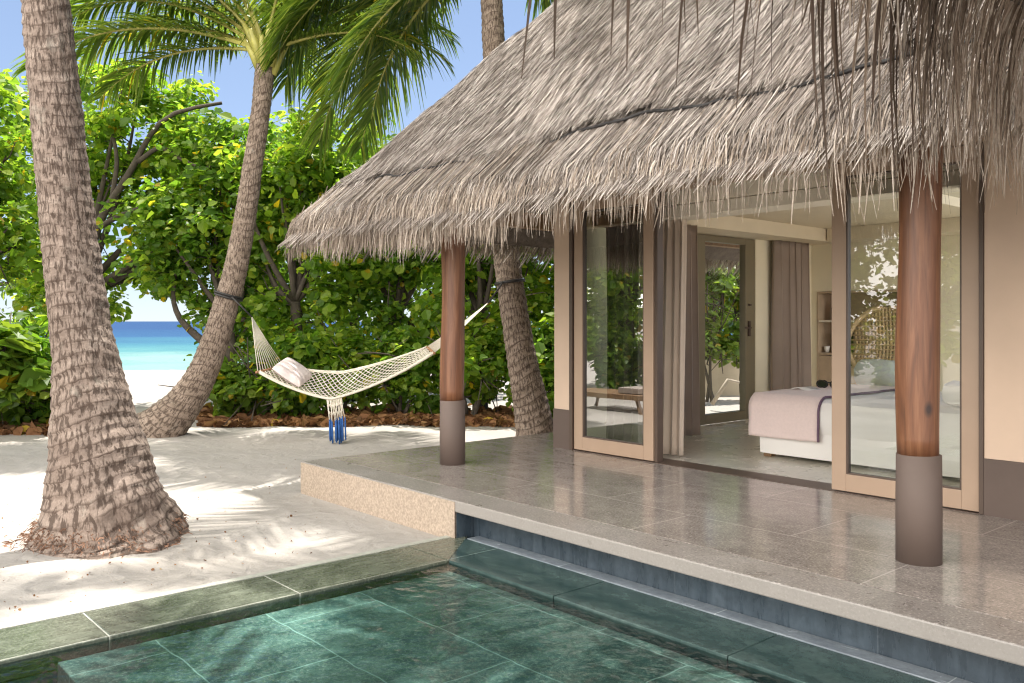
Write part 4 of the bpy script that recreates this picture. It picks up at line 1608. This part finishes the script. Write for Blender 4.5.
def tree(name, base, label, cat, blobs, nclump, per, size, mat, seed, trunk_r=.12, stems=1, clump=(.35, .6), shape='round', group=None, lean=(0, 0), limbs=14, own=None):
    """blobs: (dx,dy,z, rx,ry,rz) crown lobes relative to the base, in camera right / forward / up"""
    r = np.random.default_rng(seed)
    base = np.array(base, float)
    e = empty(name, tuple(base))
    tag(e, label, cat, group)
    vol = np.array([b_[3] * b_[4] * b_[5] for b_ in blobs]) ** .7
    cnt = np.maximum(1, (nclump * vol / vol.sum()).astype(int))
    cs = []
    for b_, k in zip(blobs, cnt):
        d = unit(r.normal(0, 1, (k, 3)))
        rr = r.random(k) ** .42 * r.uniform(.75, 1.08, k)
        q_ = d * rr[:, None]
        cs.append(base + np.outer(b_[0] + q_[:, 0] * b_[3], RV) + np.outer(b_[1] + q_[:, 1] * b_[4], FV) + np.outer(b_[2] + q_[:, 2] * b_[5], (0, 0, 1.)))
    cs = np.vstack(cs)
    cs[:, 2] = np.maximum(cs[:, 2], .18)
    rad = r.uniform(clump[0], clump[1], len(cs))
    V, Q = leaves(cs, rad, per, size, r, shape=shape)
    ok = V[:, 2].reshape(-1, 6).min(1) > .02
    V = V.reshape(-1, 6, 3)[ok].reshape(-1, 3)
    nl = len(V) // 6
    b0 = (np.arange(nl) * 6)[:, None]
    Q = np.concatenate([b0 + np.array([[0, 1, 2, 3]]), b0 + np.array([[0, 3, 4, 5]])])
    from_np('crown', V - base, Q, M[mat], e)
    c = MB()
    cz = np.mean([b_[2] for b_ in blobs])
    for s_ in range(stems):
        a0 = r.uniform(0, 6.28)
        st = base + np.array((math.cos(a0), math.sin(a0), 0)) * (.12 * (stems > 1)) * s_
        fork = base + RV * (lean[0] + r.normal(0, .15)) + FV * (lean[1] + r.normal(0, .15)) + np.array((0, 0, max(.4, cz * .55)))
        m1 = (st + fork) / 2 + r.normal(0, .10, 3) * (1, 1, 0)
        tt = np.linspace(0, 1, 10)[:, None]
        pts = (1 - tt) ** 2 * (st - (0, 0, .1)) + 2 * tt * (1 - tt) * m1 + tt ** 2 * fork
        c.tube(pts, np.linspace(trunk_r * 1.25, trunk_r * .7, 10), 9)
        pick = cs[r.choice(len(cs), min(limbs, len(cs)), replace=False)]
        for q_ in pick:
            m2 = fork * .45 + q_ * .55 + r.normal(0, .22, 3) + (0, 0, -.1)
            pts = (1 - tt) ** 2 * fork + 2 * tt * (1 - tt) * m2 + tt ** 2 * q_
            c.tube(pts, np.linspace(trunk_r * .5, .012, 10), 6)
            for _ in range(2):
                j = r.integers(4, 9)
                q2 = pts[j] + r.normal(0, .35, 3)
                c.tube([pts[j], (pts[j] + q2) / 2 + r.normal(0, .05, 3), q2], [.016, .012, .006], 5)
    c.build('trunk', M['bark'], e, smooth=True)
    if own:
        for pts, ra in own:
            c = MB()
            pts = np.array(pts)
            tt = np.linspace(0, 1, 14)
            idx = np.linspace(0, 1, len(pts))
            ptsi = np.stack([np.interp(tt, idx, pts[:, k]) for k in range(3)], -1)
            ptsi[1:-1] = (ptsi[:-2] + ptsi[1:-1] * 2 + ptsi[2:]) / 4
            c.tube(ptsi, np.linspace(ra, ra * .35, 14), 8)
            c.build('branch', M['bark'], e, smooth=True)
    return e


GT = 'beach trees behind the sand'
T = {}
T['t1'] = tree('beach_tree', PG(-40, 14.0), 'leafy beach tree filling the left edge behind the thick palm', 'tree',
     [(0.2, 0, 2.6, 1.5, 1.2, 2.0), (.7, .3, 4.6, 1.3, 1.2, 1.1), (-.8, 0, 3.6, 1.4, 1.2, 1.6)], 76, 84, .12, 'leaf_a', 101, group=GT)
T['t3'] = tree('beach_tree', PG(84, 16.2), 'beach tree with dark crooked limbs arching above the gap to the sea', 'tree',
     [(0.9, 0, 4.6, 1.5, 1.2, 1.15), (1.9, .2, 3.9, 1.2, 1.1, 1.2), (-.2, .3, 4.6, 1.1, 1., 1.5), (-.5, .2, 2.6, .9, .9, 1.6), (.4, 0, 5.9, 1.3, 1., .8), (1.7, .2, 5.4, 1.0, .9, .8), (1.2, .4, 2.9, 1.0, .9, .7), (.6, 0, 2.1, .35, .4, .5), (1.6, .4, 2.25, .5, .5, .4), (1.15, .2, 2.45, .5, .4, .3)], 120, 88, .12, 'leaf_a', 102, .16, group=GT, limbs=16,
     own=[([P(84, 330, 15.7), P(92, 232, 15.6), P(112, 200, 15.6), P(135, 165, 15.5), P(146, 140, 15.5), P(168, 112, 15.5), P(222, 103, 15.6)], .085),
          ([P(205, 170, 15.4), P(228, 150, 15.4), P(238, 128, 15.4)], .025), ([P(112, 200, 15.6), P(118, 160, 15.5), P(110, 120, 15.5), P(122, 90, 15.5)], .05),
          ([P(138, 162, 15.5), P(160, 145, 15.5), P(182, 160, 15.4), P(205, 170, 15.4), P(225, 160, 15.4)], .05),
          ([P(92, 232, 15.6), P(120, 215, 15.5), P(150, 205, 15.4), P(190, 190, 15.4)], .06)])
T['t4'] = tree('beach_tree', PG(232, 15.6), 'beach tree behind the leaning palm with a stem reaching left over the sea', 'tree',
     [(0, 0, 3.3, 1.2, 1.1, 1.6), (-.8, 0, 3.2, 1.2, 1., 1.0), (.2, .2, 1.8, 1., .9, 1.2), (-.1, .3, 4.7, 1.3, 1.1, .9), (-1.0, -.1, 2.75, .8, .6, .45), (-1.35, 0, 2.4, .45, .4, .35), (-.75, 0, 2.2, .4, .4, .4)], 115, 88, .12, 'leaf_b', 103, .12, group=GT,
     own=[([P(222, 372, 15.3), P(212, 348, 15.2), P(195, 335, 15.2), P(180, 320, 15.2), P(172, 300, 15.2), P(176, 270, 15.3)], .09)])
T['t5'] = tree('beach_tree', PG(310, 15.2), 'dense bright beach tree directly behind the hammock pillow', 'tree',
     [(0, 0, 2.6, 1.3, 1.1, 1.9), (.4, .2, 4.1, 1.2, 1.1, 1.1), (-.5, 0, 3.8, 1.1, 1., 1.1)], 84, 84, .12, 'leaf_a', 104, group=GT)
T['t6'] = tree('beach_tree', PG(395, 15.5), 'dense beach tree behind the hammock, left of the far column', 'tree',
     [(0, 0, 2.4, 1.3, 1.1, 1.9), (.2, .2, 3.9, 1.3, 1.1, 1.0)], 76, 84, .12, 'leaf_b', 105, group=GT)
T['t7'] = tree('beach_tree', PG(480, 15.0), 'beach tree showing between the far column and the villa palm', 'tree',
     [(0, 0, 2.2, 1.3, 1.1, 1.8), (0, .2, 3.6, 1.3, 1.1, 1.0)], 70, 84, .12, 'leaf_a', 106, group=GT)
T['t8'] = tree('beach_tree', PG(570, 15.2), 'beach tree between the villa palm and the villa wall', 'tree',
     [(0, 0, 2.2, 1.3, 1.1, 1.8), (0, .2, 3.6, 1.2, 1.1, 1.0)], 64, 84, .12, 'leaf_b', 107, group=GT)
# second row, further back
T['t9'] = tree('beach_tree', PG(-30, 19), 'taller beach tree rising above the left edge of the picture', 'tree',
     [(.4, 0, 5.2, 1.9, 1.3, 2.3), (1.6, 0, 3.2, 1., 1.2, 1.8)], 70, 84, .12, 'leaf_b', 108, group=GT)
T['t10'] = tree('beach_tree', PG(262, 19), 'far beach tree glimpsed right of the leaning palm trunk', 'tree',
     [(0, 0, 3.4, 1.4, 1.2, 2.6), (.6, 0, 5.0, 1.2, 1.1, 1.2)], 70, 84, .12, 'leaf_a', 109, group=GT)
T['t11'] = tree('beach_tree', PG(355, 19), 'far beach tree closing the view above the hammock', 'tree',
     [(0, 0, 3.2, 1.5, 1.2, 2.6), (-.3, 0, 5., 1.3, 1.1, 1.)], 70, 84, .12, 'leaf_b', 110, group=GT)
T['t12'] = tree('beach_tree', PG(455, 19), 'far beach tree behind the far column, partly under the eave', 'tree',
     [(0, 0, 3.0, 1.6, 1.2, 2.4)], 64, 84, .12, 'leaf_a', 111, group=GT)
T['t13'] = tree('beach_tree', PG(735, 22.5), 'beach tree seen through the side glass door above the garden wall', 'tree',
     [(0, 0, 3.0, 1.6, 1.2, 1.4), (-.8, 0, 2.2, 1., 1., 1.2)], 70, 88, .12, 'leaf_c', 112, group=GT)

SH = {}
GS = 'shrubs along the edge of the sand'
tree('shrub', PG(-12, 12.0), 'low sea grape shrub with big yellow green leaves at the left edge', 'shrub',
     [(0, 0, .95, .6, .5, .6), (-.5, 0, 1.1, .7, .5, .8), (.35, 0, .75, .4, .4, .5)], 34, 36, .22, 'leaf_c', 201, .03, 3, (.25, .42), group=GS, limbs=6)
tree('shrub', PG(22, 12.8), 'dark shrub under the trees, half hidden by the thick palm', 'shrub',
     [(0, 0, .8, .9, .7, .8)], 34, 70, .15, 'leaf_b', 202, .03, 3, group=GS, limbs=6)
for i, (px_, d_, h_, lab, mt) in enumerate(((238, 14.2, .55, 'low green shrub at the foot of the leaning palm', 'leaf_c'), (292, 14.2, .95, 'shrub below the hammock pillow', 'leaf_b'), (345, 14.4, 1.0, 'shrub behind the hammock tassels', 'leaf_a'),
                                          (405, 14.2, 1.0, 'shrub between the tassels and the far column', 'leaf_b'), (470, 14.0, 1.05, 'shrub just right of the far column', 'leaf_a'), (545, 13.8, 1.1, 'shrub beside the villa wall behind the palm', 'leaf_b'))):
    SH[i] = tree('shrub', PG(px_, d_), lab, 'shrub', [(0, 0, h_ * .75, .75, .6, h_ * .65), (.2, .3, h_ * 1.1, .6, .5, h_ * .5)], 36, 78, .115, mt, 210 + i, .03, 3, (.25, .42), group=GS, limbs=6)
for i, (px_, d_, lab) in enumerate(((706, 17.2, 'yellow green bush against the garden wall, seen through the side door'), (742, 17.6, 'bush behind the side glass door handle, against the garden wall'))):
    tree('shrub', PG(px_, d_), lab, 'shrub', [(0, 0, 1.5, .55, .4, 1.0), (0, 0, 2.4, .5, .4, .5)], 26, 60, .13, 'leaf_c', 230 + i, .03, 3, (.2, .4), group=GS, limbs=8)

# trees behind the camera: they stand round the pool and show in the glass
def copy_thing(o, loc, rz, label):
    n_ = o.copy()
    COL.objects.link(n_)
    n_.location = loc
    n_.rotation_euler = (0, 0, rz)
    n_['label'] = label
    for ch_ in o.children:
        k = ch_.copy()
        COL.objects.link(k)
        k.parent = n_
    return n_


for k, (src, x, y, rz, lab) in enumerate((('t5', -13.4, -2.5, .5, 'beach tree reflected in the left sliding door, behind the lounger'), ('t6', -12.2, -4.3, 1.7, 'beach tree reflected in the left sliding door, at its right edge'),
                                        ('t7', -14.9, -3.9, 2.4, 'beach tree reflected in the left sliding door, second row'), ('t6', -15.4, -1.6, 4.0, 'beach tree reflected at the left edge of the sliding door'),
                                        ('t5', -9.8, -5.5, 3.6, 'beach tree reflected in the right glass door, left half'), ('t7', -8.0, -6.3, 4.4, 'beach tree reflected in the right glass door, right half'))):
    copy_thing(T[src], (x, y, 0), rz, lab)
for k, (src, x, y, rz, lab) in enumerate(((SH[1], -13.1, -2.0, 0, 'shrub mirrored in the left sliding door, left half'), (SH[2], -12.3, -2.9, 1, 'shrub mirrored in the left sliding door, middle'), (SH[3], -11.8, -3.7, 2, 'shrub mirrored in the left sliding door, right half'),
                                          (SH[4], -9.5, -4.7, 3, 'shrub mirrored in the right glass door, left of the column'), (SH[5], -8.2, -5.2, 4, 'shrub mirrored in the right glass door, right of the column'))):
    copy_thing(src, (x, y, 0), rz, lab)

# ---- leaf litter under the trees
r = np.random.default_rng(77)
n = 5200
lx = np.concatenate([r.uniform(200, 600, n), r.uniform(-120, 70, 1600)])
ld = np.concatenate([13.35 + np.abs(r.normal(0, .9, n)), 12.0 + np.abs(r.normal(0, .9, 1600))])
pos = np.array([PG(a, d) for a, d in zip(lx, ld)])
pos[:, 2] = ground_z(pos[:, 0], pos[:, 1]) + r.uniform(.005, .06, len(pos))
V, Q = leaves(pos, np.full(len(pos), .03), 1, .14, r)
tag(from_np('leaf_litter', V, Q, M['litter']), 'brown fallen leaves lying under the trees and shrubs', 'fallen leaves', kind='stuff')
# scattered crumbs on the open sand
n = 900
X = r.uniform(-9.5, -5.3, n)
Y = r.uniform(.5, 5.5, n)
near = np.hypot(X + 6.8, Y - 1.9)
keep = r.random(n) < np.exp(-near / 1.3) + .06
X, Y = X[keep], Y[keep]
ok = ~((X > -7.5) & (Y > 3.7))
pos = np.stack([X, Y, ground_z(X, Y) + .008], -1)[ok]
V, Q = leaves(pos, np.full(len(pos), .005), 1, .013, r)
tag(from_np('leaf_crumbs', V, Q, M['litter']), 'tiny dry leaf bits scattered on the open sand', 'leaf bits', kind='stuff')

# ---- garden wall seen through the side door
c = MB()
a, d_ = PG(600, 18.0), PG(900, 19.6)
c.beam(a + (0, 0, .55), d_ + (0, 0, .55), .2, 1.3)
tag(c.build('garden_wall', M['garden_wall'], bevel=.01), 'sandy garden wall seen through the side glass door', 'wall')
c = MB()
c.tube([P(712, 392, 15.4) * (1, 1, 0) + (0, 0, .12), P(728, 380, 15.4), P(742, 388, 15.4) * (1, 1, 0) + (0, 0, .5)], [.04, .035, .02], 8)
tag(c.build('fallen_branch', M['drift'], smooth=True), 'bleached bare branch leaning outside the side glass door', 'branch')
# ---- driftwood by the shore
c = MB()
c.tube([PG(190, 26, .03), PG(198, 26.2, .10), PG(207, 26.1, .05)], [.06, .05, .02], 8)
tag(c.build('driftwood', M['bar'], smooth=True), 'brown driftwood log on the beach below the leaning stem', 'driftwood')

# ---- wooden lounger on the sand, mirrored in the left sliding door
lo = np.array((-10.5, .85, 0))
lg = empty('sun_lounger', tuple(lo))
tag(lg, 'low brown wooden lounger on the sand, mirrored in the left glass door', 'sun lounger')
c = MB()
for i in range(9):
    c.box((lo[0] - .95 + i * .21, lo[1] - .36, .30), (lo[0] - .95 + i * .21 + .19, lo[1] + .36, .325))
c.box((lo[0] - .97, lo[1] - .40, .24), (lo[0] + .95, lo[1] - .365, .325))
c.box((lo[0] - .97, lo[1] + .365, .24), (lo[0] + .95, lo[1] + .40, .325))
c.build('slatted_frame', M['timber'], lg, bevel=.004)
for x in (-.75, .75):
    for y in (-.34, .34):
        c = MB()
        c.beam(lo + (x, y, .24), lo + (x * 1.12, y, -.01), .05, .05)
        c.build('leg', M['timber'], lg)
o = soft_box(lo + (.2, -.25, .326), lo + (.7, .25, .44), 'taupe_cloth', 'folded_towel', None, .04)
tag(o, 'folded dark towel on the wooden lounger mirrored in the glass', 'towel')

# ================================================================= LIGHT, SKY, CAMERA
to_sun = Vector((-.155, .26, .95)).normalized()
elev = math.asin(to_sun.z)
w = bpy.data.worlds.new('World')
sc.world = w
w.use_nodes = True
bg = w.node_tree.nodes['Background']
sky = w.node_tree.nodes.new('ShaderNodeTexSky')
sky.sky_type = 'NISHITA'
sky.sun_disc = False
sky.sun_elevation = elev
sky.sun_rotation = math.atan2(to_sun.x, to_sun.y)
sky.air_density = .75
sky.dust_density = .1
sky.ozone_density = 1.2
wt = w.node_tree
gm = wt.nodes.new('ShaderNodeGamma')
gm.inputs['Gamma'].default_value = .55
wt.links.new(sky.outputs[0], gm.inputs['Color'])
# bright cloud bank added to the unseen sky behind the photographer, lifts the shade
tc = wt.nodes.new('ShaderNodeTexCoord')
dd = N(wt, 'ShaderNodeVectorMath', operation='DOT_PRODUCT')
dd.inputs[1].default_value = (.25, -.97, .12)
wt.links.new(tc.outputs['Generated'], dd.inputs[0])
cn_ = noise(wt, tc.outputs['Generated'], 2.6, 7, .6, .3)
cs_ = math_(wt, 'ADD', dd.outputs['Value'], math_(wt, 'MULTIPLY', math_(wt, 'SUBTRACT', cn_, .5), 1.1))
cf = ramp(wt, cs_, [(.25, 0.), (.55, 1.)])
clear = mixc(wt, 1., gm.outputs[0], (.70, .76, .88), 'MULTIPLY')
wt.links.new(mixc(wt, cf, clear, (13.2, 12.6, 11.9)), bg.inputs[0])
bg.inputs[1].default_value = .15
sl = bpy.data.lights.new('sun', 'SUN')
sl.energy = 3.2
sl.angle = R(.55)
sl.color = (1., .955, .88)
so = bpy.data.objects.new('sun', sl)
so.rotation_euler = (-to_sun).to_track_quat('-Z', 'Y').to_euler()
so.location = (0, 0, 20)
link(so)

cam = bpy.data.cameras.new('camera')
cam.sensor_width = 36
cam.lens = 36 * F / 1024
cam.shift_y = -(341.5 - 321) / 1024
cam.clip_start = .05
cam.clip_end = 9000
co = bpy.data.objects.new('camera', cam)
co.location = (0, 0, EYE)
co.rotation_euler = (PI / 2, 0, math.atan2(-FV[0], FV[1]))
link(co)
sc.camera = co

sc.view_settings.view_transform = 'Standard'
sc.view_settings.look = 'None'
sc.view_settings.exposure = 1.52
sc.view_settings.gamma = 1
sc.view_settings.use_curve_mapping = False
cy = sc.cycles
cy.max_bounces = 10
cy.diffuse_bounces = 7
cy.glossy_bounces = 4
cy.transmission_bounces = 6
cy.transparent_max_bounces = 24
cy.caustics_reflective = False
cy.caustics_refractive = False
cy.sample_clamp_indirect = 6
cy.use_denoising = True
cy.denoiser = 'OPENIMAGEDENOISE'
cy.denoising_prefilter = 'ACCURATE'
cy.denoising_quality = 'HIGH'
sc.cycles.filter_width = 1.2
